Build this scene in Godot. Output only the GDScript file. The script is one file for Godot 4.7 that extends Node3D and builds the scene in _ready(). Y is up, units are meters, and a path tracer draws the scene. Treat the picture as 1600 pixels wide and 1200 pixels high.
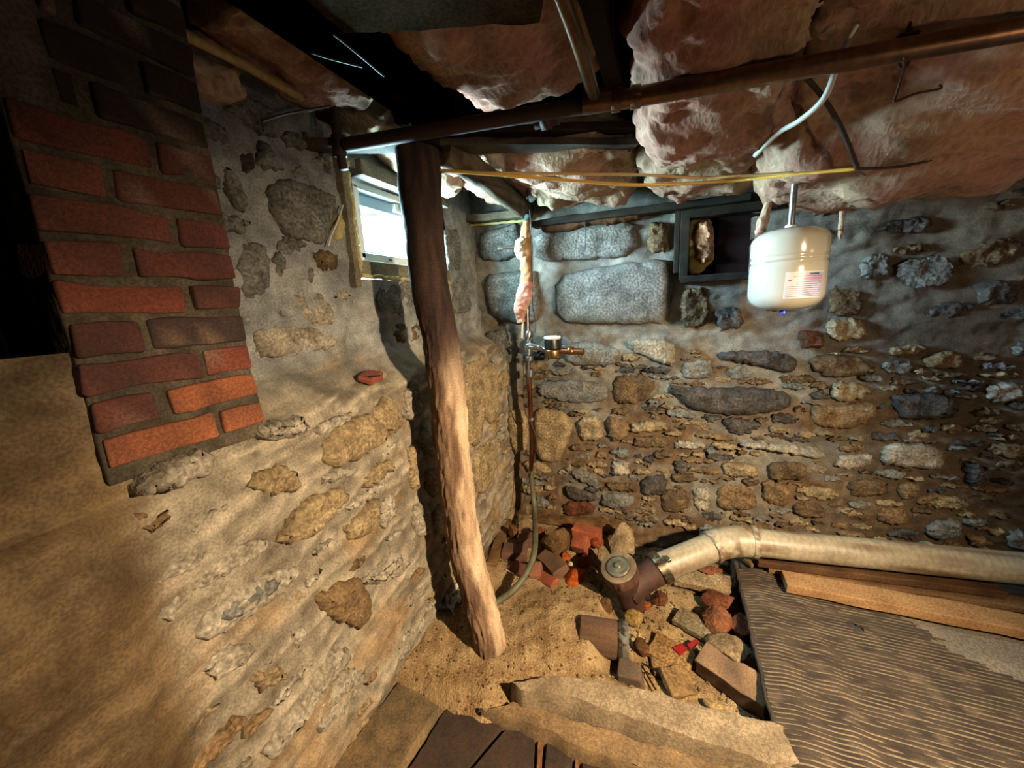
extends Node3D
# An old stone cellar: rubble walls, a bent log post, pink insulation overhead, a pit of broken masonry.
# Units are metres, y is up. The left wall faces +x, the back wall faces +z (plane z = -1.9).

var n_big := FastNoiseLite.new()
var n_mid := FastNoiseLite.new()
var n_fine := FastNoiseLite.new()
var n_ridge := FastNoiseLite.new()
var tex := {}
var mats := {}
var used := {}


func _ready():
	# ---- camera
	var cam := Camera3D.new()
	cam.name = "camera"
	cam.fov = 90.0
	cam.near = 0.02
	cam.transform = Transform3D(Basis(Vector3(0.925, -0.053, -0.376), Vector3(-0.029, 0.977, -0.209), Vector3(0.379, 0.205, 0.903)).orthonormalized(), Vector3(0.0, 1.200, 0.0))
	add_child(cam)
	# ---- sky and exposure
	var we := WorldEnvironment.new()
	we.name = "environment"
	var env := Environment.new()
	var sky := Sky.new()
	var sm := ProceduralSkyMaterial.new()
	sm.sky_top_color = Color(0.62, 0.80, 1.0)
	sm.sky_horizon_color = Color(0.86, 0.95, 1.0)
	sm.ground_bottom_color = Color(0.45, 0.5, 0.5)
	sm.ground_horizon_color = Color(0.7, 0.78, 0.8)
	sm.sky_energy_multiplier = 14.0
	sm.ground_energy_multiplier = 6.0
	sky.sky_material = sm
	env.sky = sky
	env.background_mode = Environment.BG_SKY
	env.ambient_light_source = Environment.AMBIENT_SOURCE_DISABLED
	env.tonemap_mode = Environment.TONE_MAPPER_LINEAR
	env.tonemap_exposure = 1.0
	env.sdfgi_enabled = true
	env.ssao_enabled = true
	env.ssil_enabled = true
	we.environment = env
	add_child(we)
	# ---- the work lamp beside the photographer, and daylight in the window
	var lamp := SpotLight3D.new()
	lamp.name = "work_lamp"
	lamp.light_color = Color(1.0, 0.89, 0.73)
	lamp.light_energy = 12.0
	lamp.light_size = 0.025
	lamp.spot_range = 8.0
	lamp.spot_attenuation = 2.0
	lamp.spot_angle = 56.0
	lamp.spot_angle_attenuation = 1.0
	lamp.shadow_enabled = true
	lamp.position = Vector3(0.92, 1.32, -0.30)
	lamp.basis = Basis.looking_at(Vector3(-0.38, 0.0, -1.15) - lamp.position)
	add_child(lamp)
	var day := AreaLight3D.new()
	day.name = "window_daylight"
	day.light_color = Color(0.74, 0.94, 1.0)
	day.light_energy = 11.0
	day.area_size = Vector2(0.46, 0.26)
	day.area_range = 6.0
	day.area_attenuation = 2.0
	day.shadow_enabled = true
	day.position = Vector3(-1.085, 1.48, -1.36)
	day.basis = Basis.looking_at(Vector3(1.0, -0.12, 0.0))
	add_child(day)

	var fill_light := OmniLight3D.new()  # added fill light for the ceiling insulation, no real bulb hangs here
	fill_light.name = "ceiling_fill"
	fill_light.light_color = Color(1.0, 0.84, 0.66)
	fill_light.light_energy = 0.27
	fill_light.light_size = 0.05
	fill_light.omni_range = 8.0
	fill_light.omni_attenuation = 2.0
	fill_light.shadow_enabled = true
	fill_light.position = Vector3(1.30, 1.15, -0.70)
	add_child(fill_light)

	setup_noise()
	setup_materials()
	build_left_wall()
	build_back_wall()
	build_far_walls()
	build_floor()
	build_ceiling()
	build_window()
	build_vent()
	build_insulation()
	build_post()
	build_heating_pipe()
	build_water_pipe()
	build_tank()
	build_drain()
	build_rubble()
	build_rug_and_lumber()
	build_cables()
	build_litter()


# ------------------------------------------------------------------ helpers

func setup_noise():
	for a in [[n_big, 3.0, 4, 11], [n_mid, 11.0, 4, 12], [n_fine, 42.0, 3, 13]]:
		var n: FastNoiseLite = a[0]
		n.noise_type = FastNoiseLite.TYPE_SIMPLEX_SMOOTH
		n.frequency = a[1]
		n.fractal_octaves = a[2]
		n.seed = a[3]
	n_ridge.noise_type = FastNoiseLite.TYPE_SIMPLEX_SMOOTH
	n_ridge.fractal_type = FastNoiseLite.FRACTAL_RIDGED
	n_ridge.frequency = 7.0
	n_ridge.fractal_octaves = 3
	n_ridge.seed = 14


func c(r: float, g: float, b: float) -> Color:
	return Color(r, g, b).srgb_to_linear()


func P(a: Array) -> PackedVector2Array:
	var r := PackedVector2Array()
	for i in range(0, a.size() - 1, 2):
		r.append(Vector2(a[i], a[i + 1]))
	return r


func noise_tex(key: String, type: int, freq: float, oct: int, lo: float, hi: float, size := 512, fractal := FastNoiseLite.FRACTAL_FBM, mid := 0.5):
	var n := FastNoiseLite.new()
	n.noise_type = type
	n.frequency = freq
	n.fractal_octaves = oct
	n.fractal_type = fractal
	n.seed = key.hash() % 1000
	var t := NoiseTexture2D.new()
	t.width = size
	t.height = size
	t.seamless = true
	t.noise = n
	var g := Gradient.new()
	g.set_color(0, Color(lo, lo, lo))
	g.set_color(1, Color(hi, hi, hi))
	g.add_point(mid, Color(lo, lo, lo).lerp(Color(hi, hi, hi), 0.55))
	t.color_ramp = g
	tex[key] = t


func setup_materials():
	noise_tex("grit", FastNoiseLite.TYPE_SIMPLEX_SMOOTH, 0.035, 5, 0.66, 1.0)
	noise_tex("grain", FastNoiseLite.TYPE_SIMPLEX_SMOOTH, 0.06, 5, 0.48, 1.0)
	noise_tex("cloud", FastNoiseLite.TYPE_SIMPLEX_SMOOTH, 0.012, 6, 0.7, 1.0)
	noise_tex("crumb", FastNoiseLite.TYPE_CELLULAR, 0.06, 2, 0.6, 1.0)
	noise_tex("fibre", FastNoiseLite.TYPE_SIMPLEX_SMOOTH, 0.02, 5, 0.66, 1.0, 512, FastNoiseLite.FRACTAL_RIDGED)
	# key, roughness, colour texture, relief in cm, repeats per metre, metallic
	for a in [["stone", 0.92, "grain", 0.7, 2.2, 0.0], ["mortar", 0.96, "cloud", 0.9, 2.6, 0.0], ["brick", 0.95, "grit", 0.25, 6.0, 0.0], ["dirt", 1.0, "crumb", 0.8, 5.0, 0.0],
			["concrete", 0.97, "grit", 0.25, 4.0, 0.0], ["shaded_timber", 0.95, "grit", 0.1, 5.0, 0.0], ["wood", 0.85, "grit", 0.12, 5.0, 0.0], ["bark", 0.95, "grit", 0.3, 9.0, 0.0], ["fluff", 1.0, "fibre", 1.0, 3.0, 0.0],
			["rust", 0.7, "grit", 0.15, 9.0, 0.25], ["copper", 0.36, "cloud", 0.02, 6.0, 0.85], ["iron", 0.5, "cloud", 0.05, 6.0, 0.6], ["brass", 0.35, "cloud", 0.02, 8.0, 0.9], ["steel", 0.32, "cloud", 0.02, 8.0, 0.9],
			["pvc", 0.45, "cloud", 0.03, 7.0, 0.0], ["plastic", 0.35, "", 0.0, 1.0, 0.0], ["rubber", 0.6, "cloud", 0.02, 8.0, 0.0], ["enamel", 0.16, "", 0.0, 1.0, 0.0], ["rug", 0.98, "crumb", 0.3, 9.0, 0.0],
			["foam", 0.8, "crumb", 0.4, 9.0, 0.0], ["cloth", 0.95, "fibre", 0.3, 12.0, 0.0]]:
		var m := StandardMaterial3D.new()
		m.resource_name = a[0]
		m.vertex_color_use_as_albedo = true
		m.roughness = a[1]
		m.metallic = a[5]
		if a[2] != "":
			m.albedo_texture = tex[a[2]]
			m.uv1_triplanar = true
			m.uv1_world_triplanar = true
			m.uv1_scale = Vector3(a[4], a[4], a[4])
			m.heightmap_enabled = true
			m.heightmap_texture = tex[a[2]]
			m.heightmap_scale = a[3]
		if a[0] in ["mortar", "dirt", "stone", "concrete", "brick"]:
			m.detail_enabled = true
			m.detail_albedo = tex.grit
			m.detail_blend_mode = BaseMaterial3D.BLEND_MODE_MUL
			m.detail_uv_layer = BaseMaterial3D.DETAIL_UV_2
			m.uv2_triplanar = true
			m.uv2_world_triplanar = true
			m.uv2_scale = Vector3.ONE * (a[4] * 2.7)
		mats[a[0]] = m
	for k in ["wood", "bark", "fluff", "dirt", "mortar", "stone"]:
		mats[k].metallic_specular = 0.25
	mats.shaded_timber.metallic_specular = 0.0  # shine removed so the ceiling timbers keep their painted-in shade
	mats.fluff.subsurf_scatter_enabled = true
	mats.shaded_timber.metallic_specular = 0.0
	mats.fluff.subsurf_scatter_strength = 0.2
	mats.brass.resource_name = "brass"
	mats.enamel.clearcoat_enabled = true
	mats.enamel.clearcoat = 0.6
	mats.enamel.clearcoat_roughness = 0.08


func numbered(called: String) -> String:
	if not used.has(called):
		used[called] = 0
		return called
	used[called] += 1
	return "%s_%03d" % [called, used[called]]


# a mesh from corners, triangles and colours; normals are welded; turned outward, or towards «face» for an open sheet
func mk(v: PackedVector3Array, idx: PackedInt32Array, col: PackedColorArray, face := Vector3.ZERO, uv := PackedVector2Array(), flat := false) -> ArrayMesh:
	if flat:
		var v2 := PackedVector3Array()
		var c2 := PackedColorArray()
		var u2 := PackedVector2Array()
		for k in idx:
			v2.append(v[k])
			c2.append(col[k])
			if uv.size():
				u2.append(uv[k])
		v = v2
		col = c2
		uv = u2
		idx = PackedInt32Array(range(v.size()))
	var total := 0.0
	for t in range(0, idx.size(), 3):
		var a := v[idx[t]]
		var b := v[idx[t + 1]]
		var d := v[idx[t + 2]]
		if face == Vector3.ZERO:
			total += a.dot(b.cross(d))
		else:
			total += (b - a).cross(d - a).dot(face)
	if face == Vector3.ZERO:
		var mid := v[0]
		total = 0.0
		for t in range(0, idx.size(), 3):
			total += (v[idx[t]] - mid).dot((v[idx[t + 1]] - mid).cross(v[idx[t + 2]] - mid))
	# Godot's front faces run clockwise: their (b - a) x (d - a) points inward
	if total > 0.0:
		for t in range(0, idx.size(), 3):
			var k := idx[t + 1]
			idx[t + 1] = idx[t + 2]
			idx[t + 2] = k
	var nor := PackedVector3Array()
	nor.resize(v.size())
	if flat:
		for t in range(0, idx.size(), 3):
			var nn := (v[idx[t + 2]] - v[idx[t]]).cross(v[idx[t + 1]] - v[idx[t]]).normalized()
			for k in 3:
				nor[idx[t + k]] = nn
	else:
		var weld := {}
		var at := PackedInt32Array()
		at.resize(v.size())
		for i in v.size():
			var key := Vector3i((v[i] * 20000.0).round())
			if not weld.has(key):
				weld[key] = i
			at[i] = weld[key]
		for t in range(0, idx.size(), 3):
			var nn := (v[idx[t + 2]] - v[idx[t]]).cross(v[idx[t + 1]] - v[idx[t]])
			for k in 3:
				nor[at[idx[t + k]]] += nn
		for i in v.size():
			nor[i] = nor[at[i]]
		for i in v.size():
			nor[i] = nor[i].normalized() if nor[i].length_squared() > 1e-20 else Vector3.UP
	var arr := []
	arr.resize(Mesh.ARRAY_MAX)
	arr[Mesh.ARRAY_VERTEX] = v
	arr[Mesh.ARRAY_NORMAL] = nor
	arr[Mesh.ARRAY_COLOR] = col
	if uv.size() == v.size():
		arr[Mesh.ARRAY_TEX_UV] = uv
	arr[Mesh.ARRAY_INDEX] = idx
	var m := ArrayMesh.new()
	m.add_surface_from_arrays(Mesh.PRIMITIVE_TRIANGLES, arr)
	return m


func obj(called: String, m: Mesh, mat: String, parent: Node3D = self) -> MeshInstance3D:
	var o := MeshInstance3D.new()
	o.name = numbered(called) if parent == self else called
	o.mesh = m
	o.material_override = mats[mat]
	parent.add_child(o, true)
	return o


func tag(o: Node3D, label: String, category: String, group := ""):
	o.set_meta("label", label)
	o.set_meta("category", category)
	if group != "":
		o.set_meta("group", group)


func thing(called: String, label: String, category: String, at := Vector3.ZERO, group := "") -> Node3D:
	var o := Node3D.new()
	o.name = numbered(called)
	add_child(o)
	o.position = at
	tag(o, label, category, group)
	return o


func structure(o: Node3D) -> Node3D:
	o.set_meta("kind", "structure")
	return o


# an open sheet: pos(u, v) and col(point) over a grid; cells for which skip(point) holds are left out
func sheet(nu: int, nv: int, pos, col, face: Vector3, skip = null) -> ArrayMesh:
	var v := PackedVector3Array()
	var cc := PackedColorArray()
	var uv := PackedVector2Array()
	for j in nv + 1:
		for i in nu + 1:
			var p: Vector3 = pos.call(float(i) / nu, float(j) / nv)
			v.append(p)
			cc.append(col.call(p))
			uv.append(Vector2(float(i) / nu, float(j) / nv))
	var idx := PackedInt32Array()
	for j in nv:
		for i in nu:
			var a := j * (nu + 1) + i
			if skip != null and skip.call((v[a] + v[a + nu + 2]) * 0.5):
				continue
			idx.append_array([a, a + 1, a + nu + 2, a, a + nu + 2, a + nu + 1])
	return mk(v, idx, cc, face, uv)


func spline(pts: Array, steps: int) -> PackedVector3Array:
	var r := PackedVector3Array()
	for i in pts.size() - 1:
		var p0: Vector3 = pts[maxi(i - 1, 0)]
		var p1: Vector3 = pts[i]
		var p2: Vector3 = pts[i + 1]
		var p3: Vector3 = pts[mini(i + 2, pts.size() - 1)]
		for k in steps:
			r.append(p1.cubic_interpolate(p2, p0, p3, float(k) / steps))
	r.append(pts[-1])
	return r


# a closed tube along points; rad(t) and push(point) -> extra radius are callables or null
func tube(p: PackedVector3Array, radius: float, sides: int, color, rad = null, push = null) -> ArrayMesh:
	var v := PackedVector3Array()
	var cc := PackedColorArray()
	var idx := PackedInt32Array()
	var side := Vector3.ZERO
	for i in p.size():
		var t := (p[mini(i + 1, p.size() - 1)] - p[maxi(i - 1, 0)]).normalized()
		if side == Vector3.ZERO:
			side = t.cross(Vector3.UP if absf(t.y) < 0.9 else Vector3.RIGHT).normalized()
		side = (side - t * side.dot(t)).normalized()
		var other := t.cross(side)
		var r: float = radius * (rad.call(float(i) / (p.size() - 1)) if rad != null else 1.0)
		for k in sides:
			var a := TAU * k / sides
			var d := side * cos(a) + other * sin(a)
			var q := p[i] + d * r
			if push != null:
				q += d * push.call(q, a, float(i) / (p.size() - 1))
			v.append(q)
			cc.append(color.call(q) if color is Callable else color)
	for i in p.size() - 1:
		for k in sides:
			var a := i * sides + k
			var b := i * sides + (k + 1) % sides
			idx.append_array([a, b, b + sides, a, b + sides, a + sides])
	for e in 2:
		var ring := 0 if e == 0 else (p.size() - 1) * sides
		var mid := v.size()
		v.append(p[0] if e == 0 else p[-1])
		cc.append(cc[ring])
		# own rim so that the end stays crisp
		for k in sides:
			v.append(v[ring + k] + (v[mid] - v[ring + k]) * 0.0005)
			cc.append(cc[ring + k])
		for k in sides:
			var a := mid + 1 + k
			var b := mid + 1 + (k + 1) % sides
			if e == 0:
				idx.append_array([mid, b, a])
			else:
				idx.append_array([mid, a, b])
		for k in sides:
			var a := ring + k
			var b := ring + (k + 1) % sides
			var a2 := mid + 1 + k
			var b2 := mid + 1 + (k + 1) % sides
			if e == 0:
				idx.append_array([a, a2, b2, a, b2, b])
			else:
				idx.append_array([a, b, b2, a, b2, a2])
	return mk(v, idx, cc)


# a turned shape: profile of (radius, height) about y, then moved by xf
func lathe(profile: PackedVector2Array, segs: int, color, xf := Transform3D(), push = null) -> ArrayMesh:
	var v := PackedVector3Array()
	var cc := PackedColorArray()
	var idx := PackedInt32Array()
	for q in profile:
		for k in segs:
			var a := TAU * k / segs
			var r := maxf(q.x, 0.0004)
			if push != null:
				r += push.call(q, a)
			var w := xf * Vector3(cos(a) * r, q.y, sin(a) * r)
			v.append(w)
			cc.append(color.call(w) if color is Callable else color)
	for i in profile.size() - 1:
		for k in segs:
			var a := i * segs + k
			var b := i * segs + (k + 1) % segs
			idx.append_array([a, b, b + segs, a, b + segs, a + segs])
	for e in 2:
		var base := 0 if e == 0 else (profile.size() - 1) * segs
		for k in range(1, segs - 1):
			if e == 0:
				idx.append_array([base, base + k + 1, base + k])
			else:
				idx.append_array([base, base + k, base + k + 1])
	return mk(v, idx, cc)


func frame_along(a: Vector3, b: Vector3, up := Vector3.UP) -> Transform3D:
	var y := (b - a).normalized()
	var x := y.cross(up).normalized() if absf(y.dot(up)) < 0.95 else y.cross(Vector3.BACK).normalized()
	return Transform3D(Basis(x, y, x.cross(y)), a)


# a box with rounded, worn edges
func block(size: Vector3, r: float, wear: float, color, xf := Transform3D(), seed := 0.0, wave := 1.0) -> ArrayMesh:
	var h := size * 0.5
	r = minf(r, minf(h.x, minf(h.y, h.z)) * 0.95)
	var v := PackedVector3Array()
	var cc := PackedColorArray()
	var idx := PackedInt32Array()
	var ticks := func(half: float) -> Array:
		var t := [-half, -half + r * 0.4, -half + r]
		var n := clampi(int(half * 2.0 / 0.03), 1, 14)
		for k in range(1, n):
			t.append(lerpf(-half + r, half - r, float(k) / n))
		t.append_array([half - r, half - r * 0.4, half])
		return t
	for axis in 3:
		for s in [-1.0, 1.0]:
			var au := (axis + 1) % 3
			var av := (axis + 2) % 3
			var tu: Array = ticks.call(h[au])
			var tv: Array = ticks.call(h[av])
			var base := v.size()
			for b in tv:
				for a in tu:
					var p := Vector3.ZERO
					p[axis] = s * h[axis]
					p[au] = a
					p[av] = b
					var q := p.clamp(-h + Vector3(r, r, r), h - Vector3(r, r, r))
					var d := (p - q).normalized()
					q += d * r
					var w := q + Vector3(seed * 1.7, seed * 3.1, seed * 0.9)
					q += d * wear * (n_mid.get_noise_3dv(w * wave) * 1.6 + n_fine.get_noise_3dv(w) * 0.7)
					q = xf * q
					v.append(q)
					cc.append(color.call(q) if color is Callable else color)
			for j in tv.size() - 1:
				for i in tu.size() - 1:
					var k := base + j * tu.size() + i
					if s > 0:
						idx.append_array([k, k + 1, k + tu.size() + 1, k, k + tu.size() + 1, k + tu.size()])
					else:
						idx.append_array([k, k + tu.size() + 1, k + 1, k, k + tu.size(), k + tu.size() + 1])
	return mk(v, idx, cc)


# a broken rock: a rounded body cut by random planes
func rock(size: Vector3, seed: int, color, xf := Transform3D(), cuts := 9, rough := 0.05) -> ArrayMesh:
	var g := RandomNumberGenerator.new()
	g.seed = seed
	var planes := []
	for i in cuts:
		var d := Vector3(g.randf_range(-1, 1), g.randf_range(-1, 1), g.randf_range(-1, 1)).normalized()
		planes.append([d, g.randf_range(0.55, 0.85)])
	var v := PackedVector3Array()
	var cc := PackedColorArray()
	var idx := PackedInt32Array()
	var n := 11
	for axis in 3:
		for s in [-1.0, 1.0]:
			var base := v.size()
			for j in n + 1:
				for i in n + 1:
					var p := Vector3.ZERO
					p[axis] = s
					p[(axis + 1) % 3] = tan((float(i) / n - 0.5) * PI * 0.5)
					p[(axis + 2) % 3] = tan((float(j) / n - 0.5) * PI * 0.5)
					var d := p.normalized()
					var r := 1.0
					for q in planes:
						var k: float = d.dot(q[0])
						if k > 0.01:
							r = minf(r, q[1] / k)
					r += rough * (n_mid.get_noise_3dv(d * 0.22 + Vector3(seed, 0, 0)) + 0.5 * n_fine.get_noise_3dv(d * 0.12 + Vector3(0, seed, 0)))
					var w := xf * (d * r * size * 0.5)
					v.append(w)
					cc.append(color.call(w) if color is Callable else color)
			for j in n:
				for i in n:
					var k := base + j * (n + 1) + i
					if s > 0:
						idx.append_array([k, k + 1, k + n + 2, k, k + n + 2, k + n + 1])
					else:
						idx.append_array([k, k + n + 2, k + 1, k, k + n + 1, k + n + 2])
	return mk(v, idx, cc, Vector3.ZERO, PackedVector2Array(), true)


# an irregular slab: an outline in the (u, w) plane at o, standing «h» out along n and sunk «sink» behind
func pad(poly: PackedVector2Array, o: Vector3, u: Vector3, w: Vector3, n: Vector3, h: float, sink: float, seed: float, rough: float, color, soft := 1, bevel := 0.8, jag := 0.004) -> ArrayMesh:
	for s in soft:
		var q := PackedVector2Array()
		for i in poly.size():
			var a := poly[i]
			var b := poly[(i + 1) % poly.size()]
			q.append(a.lerp(b, 0.2))
			q.append(a.lerp(b, 0.8))
		poly = q
	if not Geometry2D.is_polygon_clockwise(poly):
		poly.reverse()
	var per := 0.0
	var area := 0.0
	for i in poly.size():
		per += poly[i].distance_to(poly[(i + 1) % poly.size()])
		area += poly[i].cross(poly[(i + 1) % poly.size()]) * 0.5
	area = absf(area)
	var step := clampf(sqrt(area / 160.0), 0.006, 0.03)
	var ring := PackedVector2Array()
	for i in poly.size():
		var a := poly[i]
		var b := poly[(i + 1) % poly.size()]
		var k := maxi(1, int(a.distance_to(b) / step))
		for j in k:
			var q := a.lerp(b, float(j) / k)
			q += Vector2(n_fine.get_noise_2d(q.x + seed, q.y), n_fine.get_noise_2d(q.x, q.y + seed + 4.0)) * jag * 1.6
			ring.append(q)
	var m := ring.size()
	var bv := minf(h * bevel, area / per * 0.7)
	var inward := PackedVector2Array()
	for i in m:
		var e := (ring[(i + 2) % m] - ring[(i + m - 2) % m]).normalized()
		inward.append(Vector2(-e.y, e.x))
	if not Geometry2D.is_point_in_polygon(ring[0] + inward[0] * 0.001, ring):
		for i in m:
			inward[i] = -inward[i]
	var lift := func(e: Vector2, f: float) -> float:
		return h * f + f * f * rough * (n_mid.get_noise_3d(e.x + seed, e.y, seed) * 1.4 + n_fine.get_noise_3d(e.x, e.y + seed, seed) * 0.6)
	var v := PackedVector3Array()
	var cc := PackedColorArray()
	var idx := PackedInt32Array()
	for r in [[0.0, -1.0], [0.0, 0.2], [0.35, 0.72], [1.0, 1.0]]:
		for i in m:
			var e: Vector2 = ring[i] + inward[i] * bv * r[0]
			var y: float = -sink if r[1] < 0.0 else lift.call(e, r[1])
			v.append(o + u * e.x + w * e.y + n * y)
	for i in 3:
		for k in m:
			var a := i * m + k
			var b := i * m + (k + 1) % m
			idx.append_array([a, b, b + m, a, b + m, a + m])
	var flat := PackedVector2Array()
	var inner := PackedVector2Array()
	var crisp := bevel < 0.5
	for i in m:
		inner.append(ring[i] + inward[i] * (bv + (0.0004 if crisp else 0.0)))
	flat.append_array(inner)
	var top := 3 * m
	if crisp:   # own corners, so that the edge stays sharp
		top = v.size()
		for q in inner:
			v.append(o + u * q.x + w * q.y + n * lift.call(q, 1.0))
	var lo := inner[0]
	var hi := inner[0]
	for q in inner:
		lo = lo.min(q)
		hi = hi.max(q)
	var nx := int((hi.x - lo.x) / step) + 1
	var ny := int((hi.y - lo.y) / step) + 1
	for j in ny:
		for i in nx:
			var q := lo + Vector2(i + 0.5 + 0.3 * sin(i * 7.1 + j * 3.3), j + 0.5 + 0.3 * sin(i * 2.7 - j * 5.9)) * step
			if Geometry2D.is_point_in_polygon(q, inner):
				flat.append(q)
				v.append(o + u * q.x + w * q.y + n * lift.call(q, 1.0))
	var tri := Geometry2D.triangulate_delaunay(flat)
	for t in range(0, tri.size(), 3):
		var g := (flat[tri[t]] + flat[tri[t + 1]] + flat[tri[t + 2]]) / 3.0
		if not Geometry2D.is_point_in_polygon(g, inner):
			continue
		# match the winding of the rim
		var a := tri[t]
		var b := tri[t + 1]
		var d := tri[t + 2]
		if ((flat[b] - flat[a]).cross(flat[d] - flat[a]) > 0.0) == ((ring[1] - ring[0]).cross(inward[0]) > 0.0):
			idx.append_array([top + a, top + b, top + d])
		else:
			idx.append_array([top + a, top + d, top + b])
	for p in v:
		cc.append(color.call(p) if color is Callable else color)
	return mk(v, idx, cc, n)


# a colour that wanders around a base with the noise of the place
func mottle(a: Color, b: Color, freq := 1.0, sharp := 2.2):
	return func(p: Vector3) -> Color:
		var t := clampf(0.5 + sharp * 0.5 * (n_mid.get_noise_3dv(p * freq) + 0.5 * n_fine.get_noise_3dv(p * freq)), 0.0, 1.0)
		return a.lerp(b, t)


# ------------------------------------------------------------------ walls

const STONE_TONES := {
	"grey": [[0.66, 0.65, 0.61], [0.47, 0.46, 0.43]], "pale": [[0.86, 0.81, 0.72], [0.66, 0.61, 0.53]], "tan": [[0.82, 0.72, 0.55], [0.62, 0.53, 0.40]],
	"brown": [[0.58, 0.48, 0.35], [0.40, 0.32, 0.24]], "dark": [[0.46, 0.43, 0.40], [0.28, 0.26, 0.25]], "red": [[0.56, 0.34, 0.24], [0.40, 0.26, 0.19]], "rusty": [[0.70, 0.57, 0.41], [0.50, 0.40, 0.29]],
}


func tone(name: String):
	var t: Array = STONE_TONES[name]
	return mottle(c(t[0][0], t[0][1], t[0][2]), c(t[1][0], t[1][1], t[1][2]), 1.3)


func left_profile(s: float) -> Vector2:   # (x, y) up the left wall: thick footing, sloping ledge, thinner wall above
	var k := [Vector2(-0.815, -0.25), Vector2(-0.82, 0.3), Vector2(-0.825, 0.90), Vector2(-0.84, 0.965), Vector2(-0.875, 0.995), Vector2(-0.945, 1.045), Vector2(-0.965, 1.09), Vector2(-0.97, 1.5), Vector2(-0.975, 1.98)]
	var at := [0.0, 0.26, 0.5, 0.55, 0.6, 0.66, 0.70, 0.85, 1.0]
	for i in 8:
		if s <= at[i + 1]:
			return k[i].lerp(k[i + 1], (s - at[i]) / (at[i + 1] - at[i]))
	return k[8]


func left_color(p: Vector3) -> Color:
	var t := clampf(0.5 + 1.3 * n_big.get_noise_3dv(p * 1.3) + 0.5 * n_mid.get_noise_3d(p.x, p.y * 1.5, p.z * 0.6), 0, 1)
	var a := c(0.52, 0.48, 0.42).lerp(c(0.71, 0.66, 0.57), t)
	a = a.lerp(c(0.54, 0.55, 0.55).lerp(c(0.70, 0.71, 0.70), t), smoothstep(0.98, 1.12, p.y) * 0.9)  # upper mortar is greyer; part of its paleness stands for window daylight
	if p.y < 1.0:   # trowelled lime smears that run along the wall
		var streak := n_mid.get_noise_3d(p.y * 2.4 + p.z * 0.5, p.z * 0.32, 6.0) + 0.4 * n_fine.get_noise_3d(p.y * 1.2, p.z * 0.25, 2.0)
		a = a.lerp(c(0.80, 0.74, 0.64), clampf(streak * 3.0 - 0.35, 0, 0.8))
		a = a.lerp(c(0.44, 0.39, 0.32), clampf(-streak * 2.6 - 0.5, 0, 0.7))
	var dirt := clampf((n_big.get_noise_3d(p.x + 5.0, p.y * 1.4, p.z) + 0.16 - p.y * 0.32) * 2.4, 0, 1)
	a = a.lerp(c(0.66, 0.53, 0.37), dirt * 0.7)
	if p.z > -0.34 and p.y < 1.2:   # earthen parging under the flue opening
		a = a.lerp(c(0.36, 0.28, 0.18).lerp(c(0.52, 0.42, 0.29), t), clampf((p.z + 0.34) * 14.0, 0, 0.9))
	return a


const WIN := [-1.035, -1.62, 1.31, 1.66]   # window hole: z near, z far, y low, y high
const FLUE_SILL := 1.165


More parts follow.
